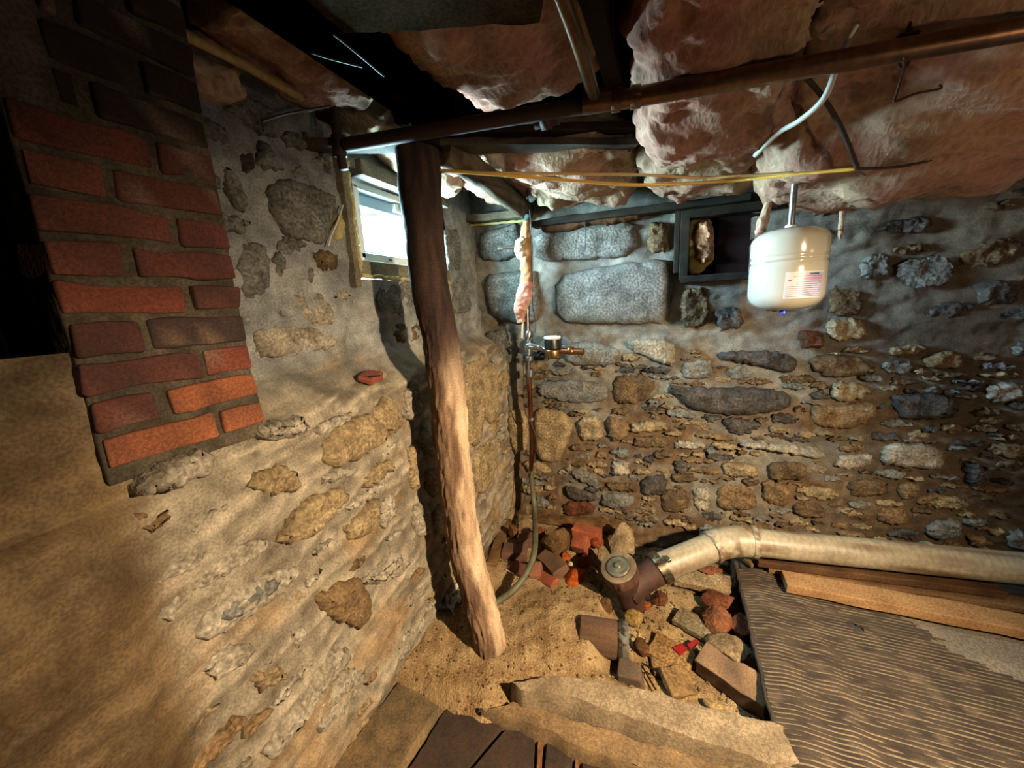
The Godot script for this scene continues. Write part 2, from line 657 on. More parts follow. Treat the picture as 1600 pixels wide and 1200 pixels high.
func build_left_wall():
	var pos := func(u: float, s: float) -> Vector3:
		var q := left_profile(s)
		var z := lerpf(0.62, -1.96, u)
		var near_win := absf(q.y - 1.48) < 0.26 and z < -1.0
		var d := 0.022 * n_big.get_noise_3d(q.y * 1.2, z * 0.8, 3.0) + 0.012 * n_mid.get_noise_3d(q.y, z * 0.6, 1.0) + 0.005 * n_fine.get_noise_3d(q.y, z, 2.0) + 0.012 * n_mid.get_noise_3d(q.y * 2.4 + z * 0.5, z * 0.32, 6.0)
		if near_win:
			d *= 0.5
		if q.y < 1.17:
			d += 0.03 * smoothstep(-0.30, -0.22, z) * smoothstep(1.25, 1.0, q.y) + 0.014 * smoothstep(-0.3, -0.15, z) * (n_big.get_noise_2d(z * 2.0, q.y * 2.0) + 0.8 * n_mid.get_noise_2d(z * 0.8, q.y * 0.8) + 0.4 * n_fine.get_noise_2d(z, q.y))
		# the ledge ends where the footing meets the back wall and under the brick pier
		var x := q.x + d
		if z > -0.56 and q.y > 0.9:
			x = lerpf(x, -0.845 + d * 0.4, smoothstep(-0.56, -0.52, z))
		return Vector3(x, q.y, z)
	var skip := func(p: Vector3) -> bool:
		if p.z < WIN[0] and p.z > WIN[1] and p.y > WIN[2] and p.y < WIN[3]:
			return true
		return p.z > -0.30 and p.y > FLUE_SILL
	var w := structure(obj("wall_left", sheet(172, 150, pos, left_color, Vector3.RIGHT, skip), "mortar"))
	# masonry core behind the face, open at the window and the flue
	var cores := [[Vector3(-1.45, -0.3, -2.3), Vector3(-1.04, 1.30, -0.28)], [Vector3(-1.45, 1.30, -1.05), Vector3(-1.03, 2.0, -0.28)], [Vector3(-1.45, 1.30, -2.3), Vector3(-1.04, 2.0, -1.63)],
		[Vector3(-1.45, 1.665, -1.64), Vector3(-1.04, 2.0, -1.08)], [Vector3(-1.45, -0.3, -0.3), Vector3(-0.9, FLUE_SILL - 0.02, 0.9)]]
	for k in cores:
		obj("masonry_core", block(k[1] - k[0], 0.01, 0.003, mottle(c(0.5, 0.48, 0.44), c(0.36, 0.34, 0.3)), Transform3D(Basis(), (k[0] + k[1]) * 0.5)), "mortar", w)
	# the flue opening, its depth shade painted as near-black colour
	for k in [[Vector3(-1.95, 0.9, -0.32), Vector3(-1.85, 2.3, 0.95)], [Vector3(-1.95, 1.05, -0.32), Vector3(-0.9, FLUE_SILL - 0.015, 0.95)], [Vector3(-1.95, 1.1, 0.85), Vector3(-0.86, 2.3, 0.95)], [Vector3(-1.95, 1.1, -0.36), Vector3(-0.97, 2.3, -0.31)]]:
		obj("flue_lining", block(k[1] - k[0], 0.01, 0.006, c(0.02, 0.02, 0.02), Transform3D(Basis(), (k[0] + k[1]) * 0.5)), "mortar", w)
	obj("flue_lintel", block(Vector3(0.16, 0.75, 1.2), 0.01, 0.006, c(0.03, 0.028, 0.026), Transform3D(Basis(), Vector3(-0.93, 2.0, 0.34))), "mortar", w)  # near black like the lining, standing in for shade
	# traced stones
	var g := 0
	for a in LEFT_UPPER():
		lay_stone(w, a[0], a[1], a[2], Vector3(-0.972, 0, 0), Vector3.BACK, Vector3.UP, Vector3.RIGHT, g)
		g += 1
	for a in LEFT_LOWER():
		lay_stone(w, a[0], a[1], a[2], Vector3(-0.822, 0, 0), Vector3.BACK, Vector3.UP, Vector3.RIGHT, g)
		g += 1
	fill_stones(w, Rect2(-1.85, -0.05, 1.55, 0.92), LEFT_LOWER(), Vector3(-0.822, 0, 0), Vector3.BACK, Vector3.UP, Vector3.RIGHT, 70, 501, ["pale", "tan", "pale", "rusty"], 0.006)
	fill_stones(w, Rect2(-0.96, 1.10, 0.38, 0.6), LEFT_UPPER(), Vector3(-0.972, 0, 0), Vector3.BACK, Vector3.UP, Vector3.RIGHT, 14, 502, ["grey", "pale"], 0.007)
	build_pier(w)


func lay_stone(w: Node3D, poly: PackedVector2Array, kind: String, h: float, o: Vector3, u: Vector3, v: Vector3, n: Vector3, seed: int):
	obj("stone", pad(poly, o, u, v, n, h, 0.03, seed * 7.3 + 1.0, 0.009 if kind == "grey" or kind == "dark" else 0.012, tone(kind), 1, 0.9, 0.007), "stone", w)


# smaller stones, half buried in the mortar between the large ones
func fill_stones(w: Node3D, area: Rect2, taken: Array, o: Vector3, u: Vector3, v: Vector3, n: Vector3, count: int, seed: int, kinds: Array, h: float):
	var g := RandomNumberGenerator.new()
	g.seed = seed
	var spots := []
	for t in taken:
		spots.append(t[0])
	var made := 0
	for k in count * 16:
		if made >= count:
			return
		var p := Vector2(g.randf_range(area.position.x, area.end.x), g.randf_range(area.position.y, area.end.y))
		var sx := g.randf_range(0.03, 0.095) * (1.0 - 0.55 * float(k) / (count * 16.0))
		var sy := sx * g.randf_range(0.22, 0.55)
		var poly := PackedVector2Array()
		var corners := g.randi_range(5, 8)
		for i in corners:
			var a := TAU * i / corners + g.randf_range(-0.35, 0.35)
			var r := g.randf_range(0.75, 1.3)
			poly.append(p + Vector2(cos(a) * sx, sin(a) * sy) * r)
		var kind: String = kinds[g.randi() % kinds.size()]
		var clear := true
		for q in spots:
			if Geometry2D.intersect_polygons(poly, q).size():
				clear = false
				break
		if not clear:
			continue
		spots.append(poly)
		made += 1
		obj("stone", pad(poly, o, u, v, n, h + g.randf_range(0.0, 0.008), 0.03, g.randf_range(0, 90), 0.012, tone(kind), 1, 1.2, 0.008), "stone", w)


func LEFT_UPPER() -> Array:
	return [
		[P([-0.753, 1.628, -0.771, 1.634, -0.811, 1.586, -0.790, 1.571, -0.732, 1.567]), "grey", 0.02],
		[P([-0.768, 1.546, -0.826, 1.561, -0.886, 1.559, -0.977, 1.559, -0.974, 1.517, -0.930, 1.408, -0.857, 1.405, -0.791, 1.409, -0.768, 1.454, -0.751, 1.466]), "grey", 0.022],
		[P([-0.651, 1.373, -0.712, 1.386, -0.731, 1.338, -0.715, 1.273, -0.667, 1.241, -0.637, 1.242]), "grey", 0.02],
		[P([-0.842, 1.594, -0.884, 1.605, -0.893, 1.574, -0.836, 1.567]), "grey", 0.012],
		[P([-0.655, 1.548, -0.678, 1.538, -0.704, 1.472, -0.674, 1.445, -0.652, 1.483]), "grey", 0.016],
		[P([-0.761, 1.274, -0.864, 1.266, -0.909, 1.219, -0.904, 1.164, -0.792, 1.172, -0.785, 1.222]), "pale", 0.014],
		[P([-0.656, 1.175, -0.715, 1.179, -0.901, 1.151, -0.904, 1.100, -0.819, 1.088, -0.664, 1.096, -0.641, 1.124]), "pale", 0.022],
		[P([-0.870, 1.384, -0.950, 1.388, -0.961, 1.336, -0.863, 1.321]), "brown", 0.014],
		[P([-0.780, 1.322, -0.854, 1.335, -0.857, 1.293, -0.782, 1.281]), "grey", 0.014],
		[P([-1.100, 1.286, -1.314, 1.302, -1.353, 1.232, -1.298, 1.162, -1.115, 1.186]), "grey", 0.012],
		[P([-1.185, 1.144, -1.339, 1.149, -1.361, 1.068, -1.178, 1.068]), "brown", 0.016],
		[P([-0.698, 1.585, -0.732, 1.601, -0.735, 1.564, -0.699, 1.543]), "dark", 0.014],
		[P([-0.740, 1.363, -0.770, 1.370, -0.770, 1.308, -0.736, 1.290]), "grey", 0.012],
		[P([-1.611, 1.543, -1.744, 1.573, -1.751, 1.382, -1.603, 1.356]), "grey", 0.012],
		[P([-1.621, 1.328, -1.799, 1.354, -1.812, 1.173, -1.628, 1.162]), "grey", 0.012],
	]


func LEFT_LOWER() -> Array:
	return [
		[P([-0.515, 0.947, -0.537, 0.971, -0.628, 0.962, -0.639, 0.939, -0.628, 0.913, -0.555, 0.923]), "pale", 0.02],
		[P([-0.654, 0.924, -0.776, 0.933, -0.789, 0.914, -0.717, 0.897, -0.658, 0.903]), "pale", 0.016],
		[P([-0.657, 0.869, -0.715, 0.905, -0.834, 0.916, -0.905, 0.849, -0.896, 0.799, -0.786, 0.791, -0.695, 0.797, -0.660, 0.830]), "tan", 0.034],
		[P([-0.859, 0.909, -0.944, 0.936, -0.979, 0.880, -0.987, 0.816, -0.913, 0.810, -0.867, 0.861]), "tan", 0.02],
		[P([-0.299, 0.927, -0.339, 0.962, -0.386, 0.964, -0.425, 0.952, -0.418, 0.916, -0.394, 0.908, -0.336, 0.911]), "pale", 0.03],
		[P([-0.477, 0.859, -0.502, 0.878, -0.559, 0.864, -0.596, 0.826, -0.584, 0.794, -0.532, 0.803, -0.493, 0.831]), "tan", 0.024],
		[P([-0.505, 0.705, -0.608, 0.757, -0.705, 0.737, -0.733, 0.700, -0.672, 0.673, -0.608, 0.660, -0.538, 0.670]), "tan", 0.026],
		[P([-0.311, 0.728, -0.374, 0.739, -0.474, 0.736, -0.500, 0.700, -0.440, 0.688, -0.349, 0.702]), "pale", 0.012],
		[P([-0.322, 0.632, -0.381, 0.659, -0.485, 0.640, -0.548, 0.610, -0.553, 0.584, -0.471, 0.568, -0.389, 0.576, -0.336, 0.595]), "pale", 0.02],
		[P([-0.364, 0.631, -0.415, 0.643, -0.490, 0.625, -0.501, 0.603, -0.447, 0.594, -0.382, 0.600]), "grey", 0.026],
		[P([-0.694, 0.616, -0.784, 0.641, -0.834, 0.648, -0.841, 0.588, -0.781, 0.552, -0.713, 0.568]), "tan", 0.022],
		[P([-0.727, 0.440, -0.830, 0.433, -0.892, 0.424, -0.895, 0.368, -0.790, 0.369, -0.737, 0.411]), "pale", 0.024],
		[P([-0.582, 0.500, -0.679, 0.470, -0.724, 0.455, -0.760, 0.314, -0.718, 0.278, -0.655, 0.344, -0.590, 0.439]), "rusty", 0.024],
		[P([-0.493, 0.476, -0.533, 0.456, -0.532, 0.413, -0.499, 0.418]), "pale", 0.02],
		[P([-0.384, 0.240, -0.436, 0.289, -0.605, 0.315, -0.657, 0.274, -0.641, 0.242, -0.511, 0.225, -0.408, 0.207]), "pale", 0.028],
		[P([-0.327, 0.548, -0.371, 0.548, -0.420, 0.517, -0.425, 0.482, -0.350, 0.487]), "pale", 0.016],
		[P([-0.403, 0.455, -0.469, 0.408, -0.476, 0.361, -0.410, 0.390]), "tan", 0.018],
		[P([-0.775, 0.734, -0.900, 0.740, -0.921, 0.702, -0.847, 0.686, -0.784, 0.696]), "tan", 0.02],
		[P([-0.654, 0.797, -0.773, 0.775, -0.759, 0.750, -0.664, 0.764]), "pale", 0.01],
		[P([-1.083, 0.789, -1.204, 0.760, -1.199, 0.620, -1.083, 0.647]), "pale", 0.02],
		[P([-1.085, 0.616, -1.193, 0.585, -1.202, 0.470, -1.083, 0.509]), "tan", 0.022],
		[P([-1.022, 0.935, -1.093, 0.932, -1.090, 0.825, -1.016, 0.824]), "pale", 0.018],
		[P([-1.001, 0.738, -1.058, 0.731, -1.046, 0.574, -0.987, 0.579]), "tan", 0.02],
		[P([-0.986, 0.531, -1.074, 0.504, -1.077, 0.370, -0.993, 0.397]), "pale", 0.022],
		[P([-1.110, 0.464, -1.214, 0.424, -1.212, 0.292, -1.106, 0.336]), "pale", 0.02],
		[P([-1.416, 0.956, -1.547, 0.958, -1.588, 0.709, -1.484, 0.554, -1.396, 0.617]), "tan", 0.026],
		[P([-1.566, 0.916, -1.739, 0.928, -1.732, 0.669, -1.602, 0.615]), "tan", 0.03],
		[P([-1.419, 0.542, -1.638, 0.563, -1.667, 0.343, -1.458, 0.308]), "tan", 0.024],
		[P([-0.285, 0.703, -0.326, 0.715, -0.343, 0.695, -0.299, 0.671]), "pale", 0.012],
		[P([-0.834, 0.614, -0.907, 0.619, -0.913, 0.547, -0.835, 0.525]), "pale", 0.014],
		[P([-0.518, 0.282, -0.555, 0.271, -0.675, 0.185, -0.690, 0.123, -0.567, 0.109, -0.510, 0.139]), "pale", 0.012],
		[P([-0.417, 0.840, -0.464, 0.826, -0.445, 0.793, -0.353, 0.797, -0.369, 0.826]), "pale", 0.010],
	]


func build_pier(w: Node3D):
	var core := obj("brick_pier", block(Vector3(0.10, 1.02, 0.262), 0.006, 0.004, mottle(c(0.46, 0.41, 0.34), c(0.32, 0.29, 0.25)), Transform3D(Basis(), Vector3(-0.882, 1.455, -0.413))), "mortar", w)
	var g := RandomNumberGenerator.new()
	g.seed = 77
	var tones := [[0.60, 0.31, 0.22], [0.55, 0.29, 0.22], [0.50, 0.27, 0.21], [0.64, 0.36, 0.24], [0.47, 0.27, 0.22], [0.58, 0.33, 0.24]]
	for k in 16:
		var y0 := 0.970 + 0.0604 * k
		var cut := -0.284 if k < 9 else -0.345
		var spans := [[cut, -0.444], [-0.458, -0.541]] if k % 2 == 0 else [[cut, -0.366], [-0.384, -0.541]]
		for i in 2:
			var z0: float = spans[i][0] + g.randf_range(-0.003, 0.003)
			var z1: float = spans[i][1] + g.randf_range(-0.003, 0.003)
			var hh := 0.047 + g.randf_range(-0.002, 0.003)
			var t: Array = tones[g.randi() % 6]
			if k == 1 and i == 1 or k == 0:
				t = [0.74, 0.43, 0.26]
			if k == 3 and i == 1:
				t = [0.33, 0.25, 0.21]
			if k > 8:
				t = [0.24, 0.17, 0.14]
			var xf := Transform3D(Basis.from_euler(Vector3(g.randf_range(-0.02, 0.02), g.randf_range(-0.02, 0.02), g.randf_range(-0.02, 0.02))), Vector3(-0.868 + g.randf_range(-0.004, 0.004), y0 + 0.029, (z0 + z1) * 0.5))
			var ca := c(t[0], t[1], t[2])
			var cb := c(t[0] * 0.72, t[1] * 0.72, t[2] * 0.75)
			var chalk := g.randf_range(0.22, 0.5)
			var shade := func(p: Vector3) -> Color:
				var q := ca.lerp(cb, clampf(0.5 + n_mid.get_noise_3dv(p) * 1.4, 0, 1))
				return q.lerp(c(0.62, 0.50, 0.42), clampf((n_mid.get_noise_3dv(p * 0.8 + Vector3(9, 0, 0)) - chalk) * 5.0, 0, 0.7))
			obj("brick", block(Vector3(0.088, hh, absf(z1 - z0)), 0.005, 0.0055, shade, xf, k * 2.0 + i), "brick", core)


func back_color(p: Vector3) -> Color:
	var t := clampf(0.5 + 1.2 * n_big.get_noise_3dv(p * 1.2) + 0.5 * n_mid.get_noise_3d(p.x * 0.5, p.y * 1.3, p.z), 0, 1)
	var a := c(0.44, 0.43, 0.40).lerp(c(0.62, 0.60, 0.55), t)
	var dirt := clampf((n_big.get_noise_3d(p.x * 0.8 + 7.0, p.y * 1.1, 2.0) + 0.62 - p.y * 0.75) * 2.2, 0, 1)
	a = a.lerp(c(0.53, 0.41, 0.27).lerp(c(0.40, 0.28, 0.17), clampf(0.5 + n_mid.get_noise_3dv(p), 0, 1)), dirt * 0.8)
	var lime := clampf((n_mid.get_noise_3d(p.x * 2.5, p.y * 0.35, 4.0) - 0.38) * 4.0, 0, 1) * smoothstep(0.9, 0.5, p.y)
	a = a.lerp(c(0.80, 0.74, 0.63), lime * 0.7)
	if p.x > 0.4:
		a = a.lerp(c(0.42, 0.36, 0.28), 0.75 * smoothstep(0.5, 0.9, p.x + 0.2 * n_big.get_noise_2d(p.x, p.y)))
	return a


const VENT := [0.055, 0.285, 1.27, 1.53]


func build_back_wall():
	var pos := func(u: float, s: float) -> Vector3:
		var x := lerpf(-1.05, 2.0, u)
		var y := lerpf(-0.3, 1.95, s)
		var d := 0.02 * n_big.get_noise_3d(x * 0.7, y * 1.4, 9.0) + 0.014 * n_mid.get_noise_3d(x * 0.6, y * 1.3, 8.0) + 0.005 * n_fine.get_noise_3d(x, y, 7.0)
		return Vector3(x, y, -1.905 + d)
	var skip := func(p: Vector3) -> bool:
		return p.x > VENT[0] and p.x < VENT[1] and p.y > VENT[2] and p.y < VENT[3]
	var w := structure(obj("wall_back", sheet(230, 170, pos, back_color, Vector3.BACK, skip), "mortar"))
	obj("masonry_core", block(Vector3(3.6, 2.4, 0.3), 0.01, 0.0, c(0.4, 0.38, 0.34), Transform3D(Basis(), Vector3(0.4, 0.9, -2.22))), "mortar", w)
	var g := 100
	for a in BACK_STONES():
		lay_stone(w, a[0], a[1], a[2], Vector3(0, 0, -1.902), Vector3.RIGHT, Vector3.UP, Vector3.BACK, g)
		g += 1
	fill_stones(w, Rect2(-0.72, 0.05, 1.9, 0.9), BACK_STONES(), Vector3(0, 0, -1.902), Vector3.RIGHT, Vector3.UP, Vector3.BACK, 260, 503, ["brown", "tan", "grey", "rusty", "dark", "brown", "tan"], 0.009)
	fill_stones(w, Rect2(0.35, 0.9, 1.0, 0.6), BACK_STONES(), Vector3(0, 0, -1.902), Vector3.RIGHT, Vector3.UP, Vector3.BACK, 18, 504, ["dark", "brown"], 0.008)
	# long splintered board at the foot of the wall
	obj("foot_board", pad(P([-0.683, 0.015, -0.343, 0.041, -0.141, 0.038, -0.147, 0.0, -0.344, -0.008, -0.684, -0.017]), Vector3(0, 0, -1.87), Vector3.RIGHT, Vector3.UP, Vector3.BACK, 0.03, 0.03, 5.0, 0.003, mottle(c(0.50, 0.38, 0.24), c(0.32, 0.23, 0.15)), 0, 0.2), "wood", w)


func BACK_STONES() -> Array:
	return [
		[P([-0.634, 1.536, -0.427, 1.538, -0.154, 1.543, -0.147, 1.380, -0.400, 1.386, -0.630, 1.397]), "grey", 0.036],
		[P([-0.938, 1.568, -0.786, 1.581, -0.709, 1.590, -0.707, 1.438, -0.796, 1.415, -0.934, 1.434]), "grey", 0.034],
		[P([-0.534, 1.319, -0.280, 1.352, -0.031, 1.358, -0.003, 1.307, 0.004, 1.081, -0.251, 1.073, -0.541, 1.098]), "grey", 0.042],
		[P([-0.921, 1.354, -0.710, 1.364, -0.619, 1.350, -0.614, 1.116, -0.707, 1.087, -0.869, 1.125, -0.920, 1.222]), "grey", 0.036],
		[P([-0.108, 1.522, -0.019, 1.500, -0.024, 1.385, -0.106, 1.387]), "brown", 0.024],
		[P([-0.185, 1.005, 0.014, 1.002, 0.026, 0.875, -0.046, 0.890, -0.176, 0.953]), "pale", 0.03],
		[P([-0.537, 0.991, -0.342, 1.001, -0.214, 0.950, -0.256, 0.875, -0.473, 0.872]), "grey", 0.024],
		[P([-0.656, 0.784, -0.441, 0.807, -0.281, 0.778, -0.281, 0.699, -0.444, 0.678, -0.634, 0.704]), "grey", 0.022],
		[P([-0.259, 0.817, -0.131, 0.842, -0.049, 0.792, -0.114, 0.694, -0.250, 0.688]), "brown", 0.024],
		[P([-0.010, 0.793, 0.094, 0.781, 0.346, 0.792, 0.470, 0.771, 0.487, 0.702, 0.281, 0.655, 0.125, 0.666, 0.042, 0.718]), "dark", 0.04],
		[P([0.200, 0.943, 0.382, 0.951, 0.496, 0.916, 0.471, 0.854, 0.423, 0.861, 0.340, 0.888, 0.210, 0.909]), "dark", 0.034],
		[P([0.513, 0.924, 0.662, 0.937, 0.760, 0.867, 0.672, 0.839, 0.572, 0.842]), "brown", 0.024],
		[P([0.616, 0.827, 0.739, 0.807, 0.736, 0.763, 0.641, 0.732, 0.610, 0.771]), "tan", 0.026],
		[P([0.546, 0.722, 0.622, 0.720, 0.742, 0.748, 0.780, 0.692, 0.694, 0.626, 0.565, 0.628]), "rusty", 0.026],
		[P([0.798, 0.773, 0.909, 0.785, 0.996, 0.769, 0.998, 0.693, 0.867, 0.676, 0.818, 0.715]), "dark", 0.036],
		[P([0.792, 0.547, 0.824, 0.578, 0.934, 0.588, 0.980, 0.553, 0.984, 0.485, 0.851, 0.482, 0.802, 0.493]), "pale", 0.036],
		[P([0.640, 0.460, 0.668, 0.507, 0.769, 0.531, 0.782, 0.488, 0.711, 0.452]), "pale", 0.02],
		[P([0.293, 0.532, 0.411, 0.545, 0.614, 0.527, 0.606, 0.488, 0.485, 0.502, 0.320, 0.513]), "pale", 0.034],
		[P([-0.669, 0.652, -0.520, 0.632, -0.456, 0.573, -0.489, 0.464, -0.546, 0.337, -0.660, 0.343, -0.684, 0.483]), "tan", 0.034],
		[P([-0.438, 0.602, -0.320, 0.617, -0.304, 0.487, -0.427, 0.476]), "tan", 0.028],
		[P([-0.291, 0.625, -0.182, 0.602, -0.181, 0.515, -0.275, 0.483]), "rusty", 0.026],
		[P([-0.166, 0.593, -0.016, 0.614, -0.001, 0.563, -0.166, 0.540]), "tan", 0.026],
		[P([-0.483, 0.450, -0.353, 0.469, -0.347, 0.431, -0.463, 0.412]), "brown", 0.022],
		[P([-0.156, 0.524, 0.0, 0.534, 0.016, 0.480, -0.150, 0.461]), "brown", 0.014],
		[P([0.032, 0.511, 0.153, 0.522, 0.168, 0.495, 0.039, 0.476]), "pale", 0.016],
		[P([-0.486, 0.299, -0.416, 0.318, -0.322, 0.265, -0.339, 0.222, -0.445, 0.244]), "grey", 0.02],
		[P([-0.265, 0.372, -0.177, 0.389, -0.176, 0.316, -0.259, 0.298]), "pale", 0.028],
		[P([-0.295, 0.257, -0.144, 0.267, -0.144, 0.221, -0.275, 0.216]), "brown", 0.02],
		[P([-0.117, 0.313, 0.006, 0.336, -0.006, 0.227, -0.115, 0.211]), "dark", 0.022],
		[P([-0.309, 0.193, -0.159, 0.215, -0.143, 0.149, -0.249, 0.106, -0.322, 0.135]), "grey", 0.026],
		[P([-0.517, 0.212, -0.342, 0.184, -0.329, 0.141, -0.497, 0.126]), "dark", 0.024],
		[P([-0.527, 0.106, -0.384, 0.137, -0.343, 0.094, -0.378, 0.054, -0.529, 0.019]), "red", 0.02],
		[P([-0.025, 0.246, 0.091, 0.276, 0.107, 0.159, -0.016, 0.124]), "brown", 0.02],
		[P([0.119, 0.283, 0.195, 0.301, 0.196, 0.174, 0.137, 0.171]), "pale", 0.016],
		[P([0.029, 0.412, 0.089, 0.412, 0.099, 0.364, 0.045, 0.354]), "dark", 0.02],
		[P([0.222, 0.314, 0.372, 0.326, 0.389, 0.213, 0.228, 0.186]), "rusty", 0.024],
		[P([0.235, 0.429, 0.364, 0.437, 0.391, 0.372, 0.251, 0.364]), "tan", 0.02],
		[P([0.410, 0.449, 0.552, 0.471, 0.568, 0.390, 0.431, 0.356]), "brown", 0.024],
		[P([0.519, 0.273, 0.636, 0.282, 0.643, 0.213, 0.539, 0.207]), "brown", 0.022],
		[P([0.699, 0.401, 0.833, 0.428, 0.838, 0.355, 0.720, 0.328]), "brown", 0.022],
		[P([0.860, 0.403, 0.916, 0.425, 0.937, 0.367, 0.884, 0.333]), "rusty", 0.024],
		[P([0.805, 0.295, 0.907, 0.306, 0.916, 0.233, 0.824, 0.222]), "rusty", 0.018],
		[P([0.965, 0.251, 1.061, 0.288, 1.086, 0.215, 0.989, 0.181]), "grey", 0.024],
		[P([1.041, 0.515, 1.091, 0.526, 1.109, 0.448, 1.067, 0.429]), "dark", 0.028],
		[P([1.188, 0.248, 1.240, 0.285, 1.261, 0.196, 1.212, 0.193]), "grey", 0.03],
		[P([0.768, 1.268, 0.887, 1.269, 0.903, 1.199, 0.790, 1.196]), "grey", 0.018],
		[P([0.648, 1.302, 0.732, 1.314, 0.751, 1.233, 0.667, 1.216]), "grey", 0.02],
		[P([0.877, 0.925, 0.972, 0.948, 0.996, 0.887, 0.901, 0.874]), "rusty", 0.016],
		[P([1.056, 0.820, 1.145, 0.839, 1.165, 0.774, 1.073, 0.758]), "pale", 0.02],
		[P([0.979, 1.185, 1.083, 1.189, 1.102, 1.111, 0.999, 1.105]), "dark", 0.02],
		[P([0.481, 1.029, 0.557, 1.028, 0.574, 0.960, 0.498, 0.953]), "red", 0.028],
		[P([0.560, 1.202, 0.666, 1.188, 0.686, 1.091, 0.587, 1.080]), "brown", 0.016],
		[P([0.031, 1.223, 0.142, 1.221, 0.155, 1.062, 0.047, 1.054]), "brown", 0.018],
		[P([0.174, 1.133, 0.272, 1.134, 0.289, 1.045, 0.191, 1.039]), "dark", 0.016],
		[P([0.568, 1.070, 0.687, 1.076, 0.707, 0.997, 0.597, 0.983]), "tan", 0.018],
		[P([-0.963, 1.052, -0.780, 1.075, -0.745, 0.911, -0.908, 0.839]), "grey", 0.024],
		[P([-0.844, 0.621, -0.722, 0.628, -0.710, 0.406, -0.821, 0.348]), "tan", 0.022],
		[P([0.042, 0.896, 0.166, 0.915, 0.186, 0.828, 0.066, 0.813]), "grey", 0.014],
		[P([0.398, 0.376, 0.509, 0.345, 0.505, 0.245, 0.417, 0.250]), "rusty", 0.02],
	]


func build_far_walls():
	var dim = mottle(c(0.34, 0.32, 0.28), c(0.24, 0.22, 0.2), 0.4)
	structure(obj("wall_right", block(Vector3(0.3, 2.8, 5.6), 0.01, 0.01, dim, Transform3D(Basis(), Vector3(2.6, 0.9, 0.5))), "mortar"))
	structure(obj("wall_front", block(Vector3(4.8, 2.8, 0.3), 0.01, 0.01, dim, Transform3D(Basis(), Vector3(0.4, 0.9, 3.2))), "mortar"))
	structure(obj("wall_side", block(Vector3(0.3, 2.8, 2.4), 0.01, 0.01, dim, Transform3D(Basis(), Vector3(-1.6, 0.9, 2.1))), "mortar"))


# ------------------------------------------------------------------ floor

func ground(x: float, z: float) -> float:
	var y := 0.014 * n_big.get_noise_2d(x * 1.6, z * 1.6) + 0.007 * n_mid.get_noise_2d(x, z) + 0.004 * n_fine.get_noise_2d(x, z)
	y += 0.055 * exp(-(pow((x + 0.32) / 0.24, 2.0) + pow((z + 1.16) / 0.20, 2.0)))
	y += 0.03 * exp(-(pow((x + 0.80) / 0.12, 2.0) + pow((z + 1.3) / 0.4, 2.0)))
	y -= 0.075 * smoothstep(-0.235 - 0.1 * smoothstep(-1.35, -1.5, z), -0.15 - 0.1 * smoothstep(-1.35, -1.5, z), x) * smoothstep(-1.0, -1.1, z) * smoothstep(0.4, 0.30, x)
	y -= 0.02 * smoothstep(-1.40, -1.52, z) * smoothstep(-0.1, -0.3, x)
	y -= 0.04 * smoothstep(-0.97, -0.90, z) * smoothstep(-0.5, -0.4, x) + 0.06 * smoothstep(-0.86, -0.74, z)
	y -= 0.03 * smoothstep(0.28, 0.36, x)
	return y


func on_ground(x: float, z: float) -> Vector3:
	return Vector3(x, ground(x, z), z)


func dirt_color(p: Vector3) -> Color:
	var t := clampf(0.5 + 1.2 * n_big.get_noise_2d(p.x * 2.0, p.z * 2.0) + 0.8 * n_mid.get_noise_2d(p.x, p.z), 0, 1)
	var a := c(0.66, 0.53, 0.37).lerp(c(0.80, 0.68, 0.50), t)
	return a.lerp(c(0.80, 0.70, 0.55), clampf(n_fine.get_noise_2d(p.x * 2.0, p.z * 2.0) * 2.0 - 0.5, 0, 0.6))


